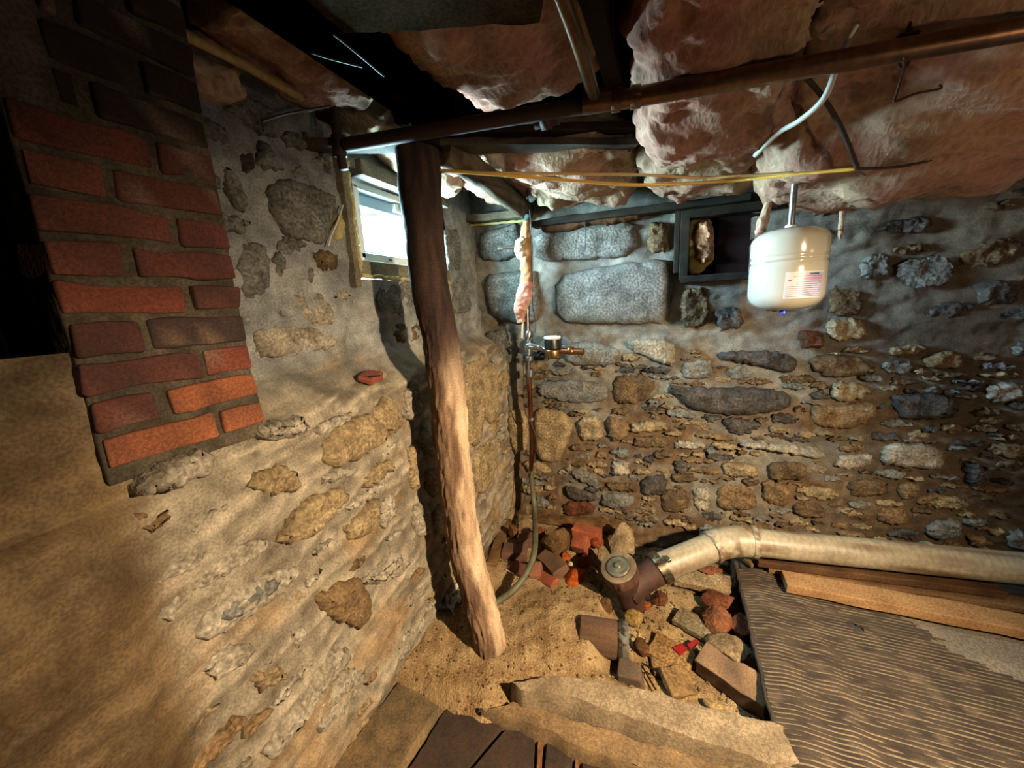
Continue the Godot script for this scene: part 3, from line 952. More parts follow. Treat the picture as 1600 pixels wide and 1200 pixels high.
func build_floor():
	var pos := func(u: float, s: float) -> Vector3:
		return on_ground(lerpf(-0.92, 0.62, u), lerpf(-1.96, 0.70, s * (0.55 + 0.45 * s)))
	var f := structure(obj("floor", sheet(210, 260, pos, dirt_color, Vector3.UP), "dirt"))
	obj("subsoil", block(Vector3(4.6, 0.2, 5.4), 0.01, 0.0, c(0.3, 0.24, 0.17), Transform3D(Basis(), Vector3(0.5, -0.27, 0.6))), "dirt", f)
	var conc = mottle(c(0.72, 0.63, 0.50), c(0.56, 0.48, 0.37))
	var Y := Vector3.UP
	# broken concrete curb in front of the pit
	obj("concrete_curb", pad(P([-0.427, -0.873, -0.318, -0.943, -0.194, -0.973, -0.043, -0.993, 0.125, -1.001, 0.307, -1.011, 0.327, -0.922, 0.258, -0.890, 0.128, -0.890, -0.064, -0.888, -0.254, -0.885, -0.389, -0.853]), Vector3(0, -0.02, 0), Vector3.RIGHT, Vector3.BACK, Y, 0.08, 0.06, 3.0, 0.006, conc, 0, 0.08, 0.005), "concrete", f)
	obj("concrete_footing", pad(P([-0.512, -0.807, -0.423, -0.872, -0.302, -0.882, -0.047, -0.897, 0.317, -0.927, 0.288, -0.855, -0.040, -0.804, -0.205, -0.796, -0.326, -0.810, -0.415, -0.803]), Vector3(0, -0.06, 0), Vector3.RIGHT, Vector3.BACK, Y, 0.065, 0.06, 4.0, 0.005, mottle(c(0.64, 0.52, 0.36), c(0.48, 0.38, 0.26)), 0, 0.2, 0.005), "concrete", f)
	obj("paving_slab", pad(P([-0.813, -0.813, -0.703, -0.802, -0.624, -0.791, -0.636, -0.639, -0.662, -0.473, -0.812, -0.370, -0.831, -0.512]), Vector3(0, -0.06, 0), Vector3.RIGHT, Vector3.BACK, Y, 0.05, 0.06, 8.0, 0.006, mottle(c(0.60, 0.49, 0.33), c(0.42, 0.35, 0.24)), 0, 0.2, 0.004), "concrete", f)
	var dk = mottle(c(0.30, 0.21, 0.14), c(0.20, 0.14, 0.10))
	var tiles := [P([-0.622, -0.800, -0.531, -0.838, -0.424, -0.828, -0.478, -0.679, -0.554, -0.525, -0.650, -0.489, -0.630, -0.656]), P([-0.415, -0.827, -0.330, -0.817, -0.273, -0.630, -0.539, -0.531, -0.468, -0.683]), P([-0.300, -0.821, -0.215, -0.808, -0.187, -0.662, -0.259, -0.635]), P([-0.193, -0.806, -0.040, -0.816, 0.224, -0.850, 0.215, -0.800, -0.173, -0.667])]
	for k in 4:
		obj("floor_tile", pad(tiles[k], Vector3(0, -0.075, 0), Vector3.RIGHT, Vector3.BACK, Y, 0.045, 0.05, k * 4.0 + 20.0, 0.002, dk, 0, 0.1, 0.002), "concrete", f)
	for q in [P([-0.326, -0.817, -0.304, -0.820, -0.262, -0.634, -0.272, -0.630]), P([-0.213, -0.807, -0.197, -0.806, -0.176, -0.666, -0.186, -0.663])]:
		obj("tile_strip", pad(q, Vector3(0, -0.075, 0), Vector3.RIGHT, Vector3.BACK, Y, 0.045, 0.05, 2.0, 0.001, mottle(c(0.62, 0.40, 0.22), c(0.5, 0.32, 0.18)), 0, 0.1, 0.001), "concrete", f)
	# raised concrete slab that carries the carpet, and the pale sheet flooring on it
	obj("slab", block(Vector3(2.2, 0.16, 2.4), 0.012, 0.005, mottle(c(0.34, 0.32, 0.29), c(0.22, 0.2, 0.18)), Transform3D(Basis(), Vector3(1.405, -0.035, -0.68))), "concrete", f)
	obj("back_step", block(Vector3(2.2, 0.10, 0.34), 0.012, 0.006, mottle(c(0.44, 0.35, 0.25), c(0.3, 0.24, 0.17)), Transform3D(Basis(), Vector3(1.385, -0.015, -1.85))), "concrete", f)
	obj("sheet_flooring", pad(P([0.756, -1.630, 0.946, -1.662, 1.264, -1.631, 1.167, -1.315, 0.962, -1.275, 0.819, -1.337, 0.753, -1.454]), Vector3(0, 0.044, 0), Vector3.RIGHT, Vector3.BACK, Y, 0.004, 0.004, 6.0, 0.001, mottle(c(0.66, 0.60, 0.52), c(0.56, 0.51, 0.45), 0.5), 0, 0.2, 0.002), "concrete", f)


# ------------------------------------------------------------------ ceiling

func timber(called: String, a: Vector3, b: Vector3, width: float, depth: float, color, parent: Node3D, round := 0.006, mat := "wood") -> MeshInstance3D:
	# a beam whose underside runs from a to b
	var y := (b - a).normalized()
	var x := y.cross(Vector3.UP).normalized()
	var z := x.cross(y)
	if z.y < 0:
		z = -z
		x = -x
	var xf := Transform3D(Basis(x, y, z), (a + b) * 0.5 + z * depth * 0.5)
	return obj(called, block(Vector3(width, a.distance_to(b), depth), round, 0.003, color, xf, a.x * 9.0), mat, parent)


func build_ceiling():
	var dark = mottle(c(0.20, 0.14, 0.10), c(0.12, 0.085, 0.065), 0.8)
	var deck := structure(obj("ceiling", block(Vector3(4.8, 0.15, 5.6), 0.01, 0.004, dark, Transform3D(Basis(), Vector3(0.5, 2.06, 0.5))), "wood"))
	for x in [-0.16, 0.24, 0.66, 1.08, 1.5]:
		timber("joist", Vector3(x, 1.76, 1.2), Vector3(x, 1.76, -1.95), 0.05, 0.22, dark, deck, 0.006, "shaded_timber")
	# girder over the post, running towards the viewer; its near-black tone carries the shade
	timber("girder", Vector3(-0.66, 1.735, 1.2), Vector3(-0.665, 1.72, -1.13), 0.10, 0.25, mottle(c(0.055, 0.05, 0.05), c(0.03, 0.03, 0.03)), deck, 0.012, "shaded_timber")
	timber("crosspiece", Vector3(-0.617, 1.740, -0.623), Vector3(-0.227, 1.740, -0.787), 0.16, 0.05, mottle(c(0.30, 0.26, 0.20), c(0.20, 0.17, 0.13)), deck, 0.006, "shaded_timber")
	timber("lath", Vector3(-0.989, 1.665, -0.917), Vector3(-0.124, 1.665, -1.417), 0.07, 0.02, mottle(c(0.36, 0.32, 0.27), c(0.2, 0.17, 0.15)), deck, 0.004)
	timber("lath", Vector3(-0.738, 1.700, -1.073), Vector3(-0.121, 1.700, -1.376), 0.05, 0.02, mottle(c(0.24, 0.19, 0.15), c(0.16, 0.12, 0.1)), deck, 0.004)
	timber("brace", Vector3(-1.212, 1.760, -0.830), Vector3(-0.797, 1.760, -1.163), 0.09, 0.03, dark, deck)
	# round log joist let into the back wall, with its bark
	var p := spline([Vector3(-0.658, 1.660, -1.109), Vector3(-0.626, 1.645, -1.284), Vector3(-0.653, 1.640, -1.669), Vector3(-0.660, 1.630, -1.864)], 8)
	obj("log_joist", tube(p, 0.041, 30, mottle(c(0.46, 0.40, 0.32), c(0.26, 0.22, 0.18)), null, func(q, a, t): return 0.006 * n_mid.get_noise_3dv(q) + 0.006 * n_fine.get_noise_3d(sin(a) * 0.2, t * 0.3, cos(a) * 0.2)), "bark", deck)
	# top plates on the walls
	var pl := timber("trim_1", Vector3(-0.627, 1.549, -1.870), Vector3(0.274, 1.541, -1.870), 0.09, 0.03, mottle(c(0.22, 0.20, 0.17), c(0.12, 0.11, 0.1)), self)
	structure(pl)
	var pl2 := timber("trim_2", Vector3(-0.993, 1.614, -1.870), Vector3(-0.644, 1.597, -1.870), 0.09, 0.035, mottle(c(0.42, 0.38, 0.30), c(0.3, 0.26, 0.2)), self)
	structure(pl2)
	var rough := pad(P([-0.613, 1.562, -0.332, 1.555, -0.139, 1.557, -0.139, 1.531, -0.275, 1.521, -0.361, 1.537, -0.451, 1.514, -0.576, 1.523]), Vector3(0, 0, -1.875), Vector3.RIGHT, Vector3.UP, Vector3.BACK, 0.03, 0.03, 2.0, 0.01, mottle(c(0.38, 0.26, 0.17), c(0.22, 0.14, 0.10)), 0, 0.4)
	obj("splintered_edge", rough, "bark", pl)


# ------------------------------------------------------------------ window and vent

func build_window():
	var w := Node3D.new()
	w.name = "window_1"
	add_child(w)
	structure(w)
	var zn := -1.10
	var zf: float = WIN[1]
	var white := c(0.80, 0.84, 0.84)
	var x := -1.035
	var cz := (zn + zf) * 0.5
	var yl := 1.372
	var yh := 1.635
	var bar := func(called: String, at: Vector3, size: Vector3, color: Color):
		obj(called, block(size, 0.004, 0.0, color, Transform3D(Basis(), at)), "plastic", w)
	bar.call("frame", Vector3(x, yh - 0.012, cz), Vector3(0.07, 0.024, zn - zf), white)
	bar.call("frame", Vector3(x, yl + 0.016, cz), Vector3(0.07, 0.032, zn - zf), white)
	bar.call("frame", Vector3(x, (yl + yh) * 0.5, zn - 0.012), Vector3(0.07, yh - yl - 0.02, 0.024), white)
	bar.call("frame", Vector3(x, (yl + yh) * 0.5, zf + 0.012), Vector3(0.07, yh - yl - 0.02, 0.024), white)
	bar.call("sash", Vector3(x - 0.012, yh - 0.046, cz), Vector3(0.035, 0.042, zn - zf - 0.05), c(0.55, 0.66, 0.72))
	bar.call("sash", Vector3(x - 0.012, yl + 0.038, cz), Vector3(0.035, 0.014, zn - zf - 0.05), white)
	bar.call("sash", Vector3(x - 0.012, (yl + yh) * 0.5, zn - 0.034), Vector3(0.035, yh - yl - 0.09, 0.02), white)
	bar.call("sash", Vector3(x - 0.012, (yl + yh) * 0.5, zf + 0.034), Vector3(0.035, yh - yl - 0.09, 0.02), white)
	bar.call("latch", Vector3(x + 0.012, yh - 0.042, cz + 0.02), Vector3(0.022, 0.03, 0.022), white)
	bar.call("latch", Vector3(x + 0.018, yh - 0.052, cz - 0.02), Vector3(0.012, 0.012, 0.07), white)
	bar.call("drain_slot", Vector3(x + 0.0355, yl + 0.016, cz + 0.11), Vector3(0.004, 0.006, 0.02), c(0.2, 0.2, 0.2))
	var glass := StandardMaterial3D.new()
	glass.resource_name = "glass"
	glass.transparency = BaseMaterial3D.TRANSPARENCY_ALPHA
	glass.albedo_color = Color(0.9, 0.97, 1.0, 0.06)
	glass.roughness = 0.02
	mats["glass"] = glass
	bar.call("pane", Vector3(x - 0.014, (yl + yh) * 0.5 - 0.005, cz), Vector3(0.005, yh - yl - 0.07, zn - zf - 0.08), Color.WHITE)
	w.get_child(w.get_child_count() - 1).material_override = glass
	# wooden sill and casing
	var oldwood = mottle(c(0.58, 0.55, 0.46), c(0.42, 0.39, 0.33))
	obj("sill", block(Vector3(0.13, 0.046, zn - zf + 0.06), 0.004, 0.002, oldwood, Transform3D(Basis(), Vector3(-1.03, yl - 0.024, cz + 0.02))), "wood", w)
	obj("casing", block(Vector3(0.05, 0.42, 0.026), 0.004, 0.003, oldwood, Transform3D(Basis(), Vector3(-0.972, 1.49, -1.016))), "wood", w)
	obj("jamb", block(Vector3(0.10, 0.36, 0.012), 0.003, 0.002, oldwood, Transform3D(Basis.from_euler(Vector3(0, -0.80, 0)), Vector3(-1.005, 1.485, -1.078))), "wood", w)
	obj("head_board", block(Vector3(0.08, 0.05, zn - zf + 0.02), 0.004, 0.003, mottle(c(0.56, 0.52, 0.46), c(0.36, 0.33, 0.30)), Transform3D(Basis(), Vector3(-0.985, yh + 0.03, cz))), "wood", w)
	# beads of spray foam
	var yellow = mottle(c(0.84, 0.78, 0.52), c(0.70, 0.62, 0.38))
	for a in [[Vector3(-0.952, 1.66, -1.032), Vector3(-0.952, 1.33, -1.030), 0.007], [Vector3(-0.985, 1.62, -1.062), Vector3(-0.985, 1.34, -1.060), 0.006], [Vector3(-0.96, 1.318, -1.04), Vector3(-0.966, 1.312, zf), 0.008]]:
		var q := PackedVector3Array()
		for k in 40:
			q.append(a[0].lerp(a[1], k / 39.0) + Vector3(0, n_fine.get_noise_1d(k * 0.06) * 0.006, n_fine.get_noise_1d(k * 0.05 + 3.0) * 0.008))
		obj("foam_bead", tube(q, a[2], 10, yellow, null, func(p, an, t): return 0.006 * n_fine.get_noise_3dv(p) + 0.003 * n_mid.get_noise_3dv(p * 3.0)), "foam", w)
	obj("foam_bead", tube(spline([Vector3(-0.974, 1.606, -1.875), Vector3(-0.844, 1.599, -1.875), Vector3(-0.740, 1.595, -1.875), Vector3(-0.653, 1.591, -1.875)], 8), 0.006, 10, yellow, null, func(p, an, t): return 0.005 * n_fine.get_noise_3dv(p)), "foam", w)
	obj("foam_bead", pad(P([-0.961, 1.495, -0.988, 1.505, -0.998, 1.464, -0.976, 1.417, -0.953, 1.425]), Vector3(-0.968, 0, 0), Vector3.BACK, Vector3.UP, Vector3.RIGHT, 0.016, 0.01, 3.0, 0.005, yellow), "foam", w)


func build_vent():
	var w := Node3D.new()
	w.name = "window_2"
	add_child(w)
	structure(w)
	var dk = mottle(c(0.20, 0.18, 0.14), c(0.12, 0.10, 0.09))
	var x0: float = VENT[0]
	var x1: float = VENT[1] + 0.06
	var y0: float = VENT[2]
	var y1: float = VENT[3]
	for a in [["frame", Vector3((x0 + x1) * 0.5, y0 - 0.008, -1.882), Vector3(x1 - x0 + 0.05, 0.03, 0.06)], ["frame", Vector3((x0 + x1) * 0.5, y1 - 0.006, -1.882), Vector3(x1 - x0 + 0.05, 0.034, 0.06)], ["frame", Vector3(x0 - 0.012, (y0 + y1) * 0.5, -1.882), Vector3(0.036, y1 - y0 + 0.02, 0.06)],
			["casing", Vector3(x0 - 0.042, (y0 + y1) * 0.5 + 0.02, -1.885), Vector3(0.022, y1 - y0, 0.05)]]:
		obj(a[0], block(a[2], 0.004, 0.002, dk, Transform3D(Basis(), a[1])), "wood", w)
	obj("backing_board", block(Vector3(x1 - x0 + 0.06, y1 - y0 + 0.04, 0.02), 0.003, 0.0, c(0.07, 0.05, 0.045), Transform3D(Basis(), Vector3((x0 + x1) * 0.5, (y0 + y1) * 0.5, -2.03))), "wood", w)
	obj("board_panel", block(Vector3(0.17, y1 - y0 - 0.01, 0.018), 0.003, 0.001, mottle(c(0.13, 0.085, 0.075), c(0.09, 0.06, 0.055)), Transform3D(Basis(), Vector3(x0 + 0.20, (y0 + y1) * 0.5, -1.925))), "wood", w)
	var stuffing := P([0.053, 1.517, 0.143, 1.513, 0.157, 1.429, 0.163, 1.338, 0.129, 1.302, 0.100, 1.283, 0.059, 1.286, 0.050, 1.401])
	obj("foam_filling", pad(stuffing, Vector3(0, 0, -1.925), Vector3.RIGHT, Vector3.UP, Vector3.BACK, 0.022, 0.03, 4.0, 0.012, mottle(c(0.92, 0.82, 0.46), c(0.76, 0.64, 0.32)), 1, 0.8, 0.006), "foam", w)
	obj("batt_scrap", pad(P([0.081, 1.498, 0.141, 1.499, 0.157, 1.424, 0.161, 1.346, 0.114, 1.308, 0.087, 1.358, 0.074, 1.433]), Vector3(0, 0, -1.915), Vector3.RIGHT, Vector3.UP, Vector3.BACK, 0.04, 0.02, 9.0, 0.022, mottle(c(0.82, 0.64, 0.50), c(0.50, 0.38, 0.30)), 1, 1.2, 0.006), "fluff", w)


# ------------------------------------------------------------------ insulation

func batt_color(seed: float, pink: float):
	return func(p: Vector3) -> Color:
		var t := clampf(0.5 + 1.3 * n_big.get_noise_3dv(p * 1.2 + Vector3(seed, 0, 0)) + 0.5 * n_mid.get_noise_3dv(p), 0, 1)
		var a := c(0.70, 0.55, 0.48).lerp(c(0.72, 0.63, 0.51), t)
		a = a.lerp(c(0.68, 0.47, 0.41), clampf(pink - 0.35 + 1.1 * n_big.get_noise_3dv(p * 0.8 + Vector3(0, seed, 0)), 0, 0.75))
		return a.lerp(c(0.45, 0.37, 0.31), clampf(n_mid.get_noise_3dv(p * 0.5 + Vector3(seed, seed, 0)) * 1.6 - 0.35, 0, 0.6))


# a lumpy batt: «path» runs along its middle, half width hw across «side», half height hh
func batt(pts: Array, hw: float, hh: float, seed: float, lump: float, pink: float, side := Vector3.RIGHT) -> ArrayMesh:
	var p := spline(pts, 20)
	var v := PackedVector3Array()
	var cc := PackedColorArray()
	var idx := PackedInt32Array()
	var segs := 72
	var col = batt_color(seed, pink)
	for i in p.size():
		var f := float(i) / (p.size() - 1)
		var close := pow(1.0 - pow(absf(f * 2.0 - 1.0), 8.0), 0.5)
		close = maxf(close, 0.02)
		var t := (p[mini(i + 1, p.size() - 1)] - p[maxi(i - 1, 0)]).normalized()
		var up := side.cross(t).normalized()
		if up.y < 0:
			up = -up
		for k in segs:
			var a := TAU * k / segs
			var e := Vector2(signf(cos(a)) * pow(absf(cos(a)), 0.7), signf(sin(a)) * pow(absf(sin(a)), 0.7))
			var q := p[i] + side * e.x * hw * close + up * e.y * hh * close
			var d := (side * e.x / hw + up * e.y / hh).normalized()
			var s := q + Vector3(seed, seed * 0.7, 0)
			var warp := Vector3(n_mid.get_noise_3dv(s * 0.5), n_mid.get_noise_3dv(s * 0.5 + Vector3(5, 5, 5)), 0) * 0.06
			var push := lump * (1.4 * n_big.get_noise_3dv((s + warp) * 1.1) + 0.5 * n_mid.get_noise_3dv((s + warp) * 0.75) + 0.4 * absf(n_mid.get_noise_3dv((s + warp * 2.0) * 0.45)) + 0.24 * n_fine.get_noise_3dv((s + warp * 0.7) * 0.7))
			v.append(q + d * push * close)
			cc.append(col.call(v[-1]))
	for i in p.size() - 1:
		for k in segs:
			var a := i * segs + k
			var b := i * segs + (k + 1) % segs
			idx.append_array([a, b, b + segs, a, b + segs, a + segs])
	for e in 2:
		var base := 0 if e == 0 else (p.size() - 1) * segs
		for k in range(1, segs - 1):
			if e == 0:
				idx.append_array([base, base + k + 1, base + k])
			else:
				idx.append_array([base, base + k, base + k + 1])
	return mk(v, idx, cc)


func build_insulation():
	var list := [
		[[Vector3(0.74, 1.93, -0.25), Vector3(0.73, 1.92, -0.8), Vector3(0.73, 1.87, -1.1), Vector3(0.72, 1.755, -1.3), Vector3(0.71, 1.605, -1.52), Vector3(0.72, 1.56, -1.82)], 0.47, 0.13, 1.0, 0.05, 0.45, "huge sagging pink insulation batt hanging over the white tank"],
		[[Vector3(1.40, 1.86, -0.4), Vector3(1.40, 1.78, -1.1), Vector3(1.42, 1.70, -1.8)], 0.26, 0.12, 2.0, 0.05, 0.5, "pink insulation batt at the right edge beyond the huge sagging one"],
		[[Vector3(0.05, 1.93, -0.3), Vector3(0.06, 1.92, -0.75), Vector3(0.07, 1.86, -1.05), Vector3(0.09, 1.735, -1.3), Vector3(0.10, 1.68, -1.48)], 0.17, 0.11, 3.0, 0.05, 0.6, "pink insulation batt with a bulging pale end above the copper pipe"],
		[[Vector3(0.06, 1.69, -1.44), Vector3(0.09, 1.65, -1.62), Vector3(0.10, 1.63, -1.83)], 0.17, 0.075, 4.0, 0.04, 0.35, "drooping tan insulation lump behind the yellow cables beside the small blocked window"],
		[[Vector3(-0.41, 1.92, -0.5), Vector3(-0.40, 1.875, -0.8), Vector3(-0.40, 1.86, -1.1), Vector3(-0.42, 1.84, -1.28)], 0.225, 0.07, 5.0, 0.04, 0.75, "dark pink insulation batt between joists right above the log post"],
		[[Vector3(-0.36, 1.74, -1.30), Vector3(-0.34, 1.69, -1.55), Vector3(-0.34, 1.66, -1.85)], 0.20, 0.075, 6.0, 0.045, 0.3, "cream and pink insulation batt behind the lath right of the log joist"],
		[[Vector3(-0.72, 1.77, -1.30), Vector3(-0.72, 1.74, -1.55), Vector3(-0.72, 1.72, -1.85)], 0.11, 0.05, 7.0, 0.03, 0.9, "cream insulation between the log joist and the window corner"],
		[[Vector3(-0.90, 1.80, -0.98), Vector3(-0.90, 1.755, -1.25), Vector3(-0.90, 1.735, -1.6)], 0.085, 0.065, 8.0, 0.035, 0.1, "pale daylit insulation tuft directly above the bright window"],
		[[Vector3(-0.88, 1.84, -0.62), Vector3(-0.87, 1.83, -0.80), Vector3(-0.86, 1.82, -1.0)], 0.10, 0.06, 9.0, 0.035, 0.5, "shadowed insulation tuft behind the dark iron drop pipe"],
		[[Vector3(-0.990, 1.803, -0.674), Vector3(-0.980, 1.747, -0.666), Vector3(-0.979, 1.682, -0.663)], 0.04, 0.05, 10.0, 0.04, 0.4, "torn flap of dark insulation hanging beside the brick pier top"],
	]
	for a in list:
		var o := obj("insulation_batt", batt(a[0], a[1], a[2], a[3], a[4], a[5]), "fluff")
		tag(o, a[6], "insulation", "insulation batts under the floorboards")
	# small dangling strands
	var o2 := obj("insulation_batt", batt([Vector3(0.297, 1.491, -1.660), Vector3(0.279, 1.431, -1.620), Vector3(0.270, 1.382, -1.600)], 0.010, 0.012, 11.0, 0.014, 0.3), "fluff")
	tag(o2, "thin tuft of insulation dangling left of the white tank", "insulation", "insulation batts under the floorboards")
	var o3 := obj("insulation_batt", batt([Vector3(0.568, 1.490, -1.840), Vector3(0.571, 1.423, -1.860), Vector3(0.573, 1.369, -1.860)], 0.008, 0.009, 12.0, 0.01, 0.1), "fluff")
	tag(o3, "tiny tuft of insulation dangling right of the white tank", "insulation", "insulation batts under the floorboards")


# ------------------------------------------------------------------ post

func build_post():
	var t := thing("log_post", "bent rough log post standing in the dirt before the bright window", "post", Vector3(-0.53, 0.0, -1.02))
	var o := t.position
	var pts := [Vector3(-0.550, -0.060, -1.016), Vector3(-0.592, 0.152, -1.021), Vector3(-0.639, 0.367, -1.027), Vector3(-0.658, 0.605, -1.029), Vector3(-0.662, 0.830, -1.034), Vector3(-0.672, 1.081, -1.043), Vector3(-0.695, 1.280, -1.045), Vector3(-0.711, 1.490, -1.064), Vector3(-0.715, 1.658, -1.078)]
	for i in pts.size():
		pts[i] -= o
	var p := spline(pts, 26)
	var rad := func(f: float) -> float:
		return 0.93 + 0.16 * smoothstep(0.65, 1.0, f) + 0.12 * smoothstep(0.06, 0.0, f)
	var push := func(q: Vector3, a: float, f: float) -> float:
		# long furrows of bark below, smooth and worn above
		var k := smoothstep(0.78, 0.55, f)
		var s := Vector3(cos(a) * 0.34, f * 0.42, sin(a) * 0.34)
		var furrow := absf(n_mid.get_noise_3dv(s * 2.4)) * 2.0 + absf(n_fine.get_noise_3dv(s * 1.2)) * 0.9
		return (0.0065 * furrow - 0.004) * k + 0.006 * n_big.get_noise_3dv(q * 2.0) + 0.0012 * n_fine.get_noise_3dv(q)
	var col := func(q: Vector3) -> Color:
		var k := smoothstep(1.15, 0.85, q.y)  # upper trunk toned darker, its dimness painted into the colour
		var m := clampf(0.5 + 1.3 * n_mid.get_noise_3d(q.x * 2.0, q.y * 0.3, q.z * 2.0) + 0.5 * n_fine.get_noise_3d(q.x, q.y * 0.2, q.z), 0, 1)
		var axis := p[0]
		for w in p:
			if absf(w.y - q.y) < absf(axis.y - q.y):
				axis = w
		# paler bark on the side turned to the room, edge broken by noise
		var pale_side := clampf((q - axis).normalized().dot(Vector3(0.93, 0.0, -0.36)) * 2.2 - 0.5 + 2.0 * n_mid.get_noise_3d(q.x, q.y * 0.35, q.z), 0, 1)
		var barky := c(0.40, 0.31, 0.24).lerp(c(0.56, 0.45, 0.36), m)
		return c(0.19, 0.155, 0.14).lerp(c(0.29, 0.22, 0.19), m).lerp(barky.lerp(c(0.66, 0.55, 0.44).lerp(c(0.80, 0.70, 0.58), m), pale_side), k)
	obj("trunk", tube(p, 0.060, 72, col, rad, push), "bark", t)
	obj("bearing_block", block(Vector3(0.15, 0.035, 0.15), 0.006, 0.003, c(0.14, 0.11, 0.09), Transform3D(Basis(), Vector3(-0.715, 1.680, -1.083) - o)), "wood", t)


# ------------------------------------------------------------------ pipes

func build_heating_pipe():
	var t := thing("heating_pipe", "long brown copper heating pipe running under the insulation with elbow and branch", "pipe", Vector3(-0.140, 1.660, -1.053))
	var o := t.position
	var a := Vector3(-0.148, 1.660, -1.058)
	var b := Vector3(0.934, 1.660, -1.215)
	var l := Vector3(-0.858, 1.660, -0.936)
	var cu = mottle(c(0.56, 0.42, 0.31), c(0.40, 0.30, 0.22), 0.6)
	var dk = mottle(c(0.26, 0.15, 0.12), c(0.16, 0.10, 0.09), 0.6)
	obj("copper_run", tube(spline([a - o, (a + b) * 0.5 - o, b - o], 6), 0.021, 28, cu), "copper", t)
	obj("iron_run", tube(spline([l - o, (a + l) * 0.5 - o, a - o], 6), 0.018, 28, dk), "rust", t)
	for k in [0.0, 0.045]:
		var q: Vector3 = a + (b - a).normalized() * k
		obj("collar", tube(PackedVector3Array([q - o, q + (b - a).normalized() * 0.022 - o]), 0.0245, 28, cu), "copper", t)
	var tp := Vector3(-0.184, 1.664, -1.048)
	obj("branch_pipe", tube(spline([tp - o, Vector3(-0.187, 1.700, -0.888) - o, Vector3(-0.199, 1.735, -0.780) - o], 8), 0.0145, 24, mottle(c(0.46, 0.36, 0.24), c(0.34, 0.25, 0.17))), "copper", t)
	obj("tee", tube(PackedVector3Array([tp + Vector3(-0.03, 0, 0.005) - o, tp + Vector3(0.035, 0, -0.008) - o]), 0.025, 24, cu), "copper", t)
	obj("union", tube(PackedVector3Array([Vector3(-0.339, 1.660, -1.055) - o, Vector3(-0.278, 1.660, -1.057) - o]), 0.025, 8, dk), "rust", t)
	obj("union", tube(PackedVector3Array([Vector3(-0.322, 1.660, -1.056) - o, Vector3(-0.298, 1.660, -1.058) - o]), 0.030, 8, dk), "rust", t)
	# drop pipe at the far end
	var d := thing("drop_pipe", "dark iron drop pipe standing left of the window", "pipe", Vector3(-0.880, 1.660, -0.934))
	obj("riser", tube(PackedVector3Array([Vector3(-0.008, 0.14, 0.0), Vector3.ZERO, Vector3(0.004, -0.06, -0.002)]), 0.0125, 18, dk), "rust", d)
	obj("elbow", tube(PackedVector3Array([Vector3(0, 0.026, 0), Vector3(0, -0.026, 0)]), 0.019, 18, dk), "rust", d)
	# wire hanger with its loose ends
	var hw := thing("wire_hanger", "rusty wire hanger looped over the copper pipe with a bent loose end", "wire", Vector3(0.432, 1.660, -1.164))
	var h := hw.position
	var rust := c(0.26, 0.16, 0.11)
	var ax := (b - a).normalized()
	var side := ax.cross(Vector3.UP).normalized()
	var loop := PackedVector3Array()
	for k in 25:
		var an := TAU * k / 24.0
		loop.append(side * cos(an) * 0.0235 + Vector3.UP * sin(an) * 0.0235 + ax * 0.003 * sin(an * 0.5))
	obj("loop", tube(loop, 0.003, 8, rust), "rust", hw)
	obj("twist", block(Vector3(0.035, 0.014, 0.014), 0.005, 0.002, rust, Transform3D(Basis(), Vector3(0, 0.032, 0))), "rust", hw)
	obj("hanging_wire", tube(spline([Vector3(0, 0.03, 0), Vector3(0.002, 0.09, 0), Vector3(0.004, 0.16, 0)], 4), 0.004, 8, rust), "rust", hw)
	obj("tail", tube(spline([Vector3(0.414, 1.637, -1.119) - h, Vector3(0.433, 1.634, -1.166) - h, Vector3(0.430, 1.590, -1.177) - h, Vector3(0.430, 1.579, -1.175) - h, Vector3(0.470, 1.593, -1.195) - h, Vector3(0.516, 1.600, -1.215) - h, Vector3(0.515, 1.609, -1.217) - h], 6), 0.0025, 8, rust), "rust", hw)


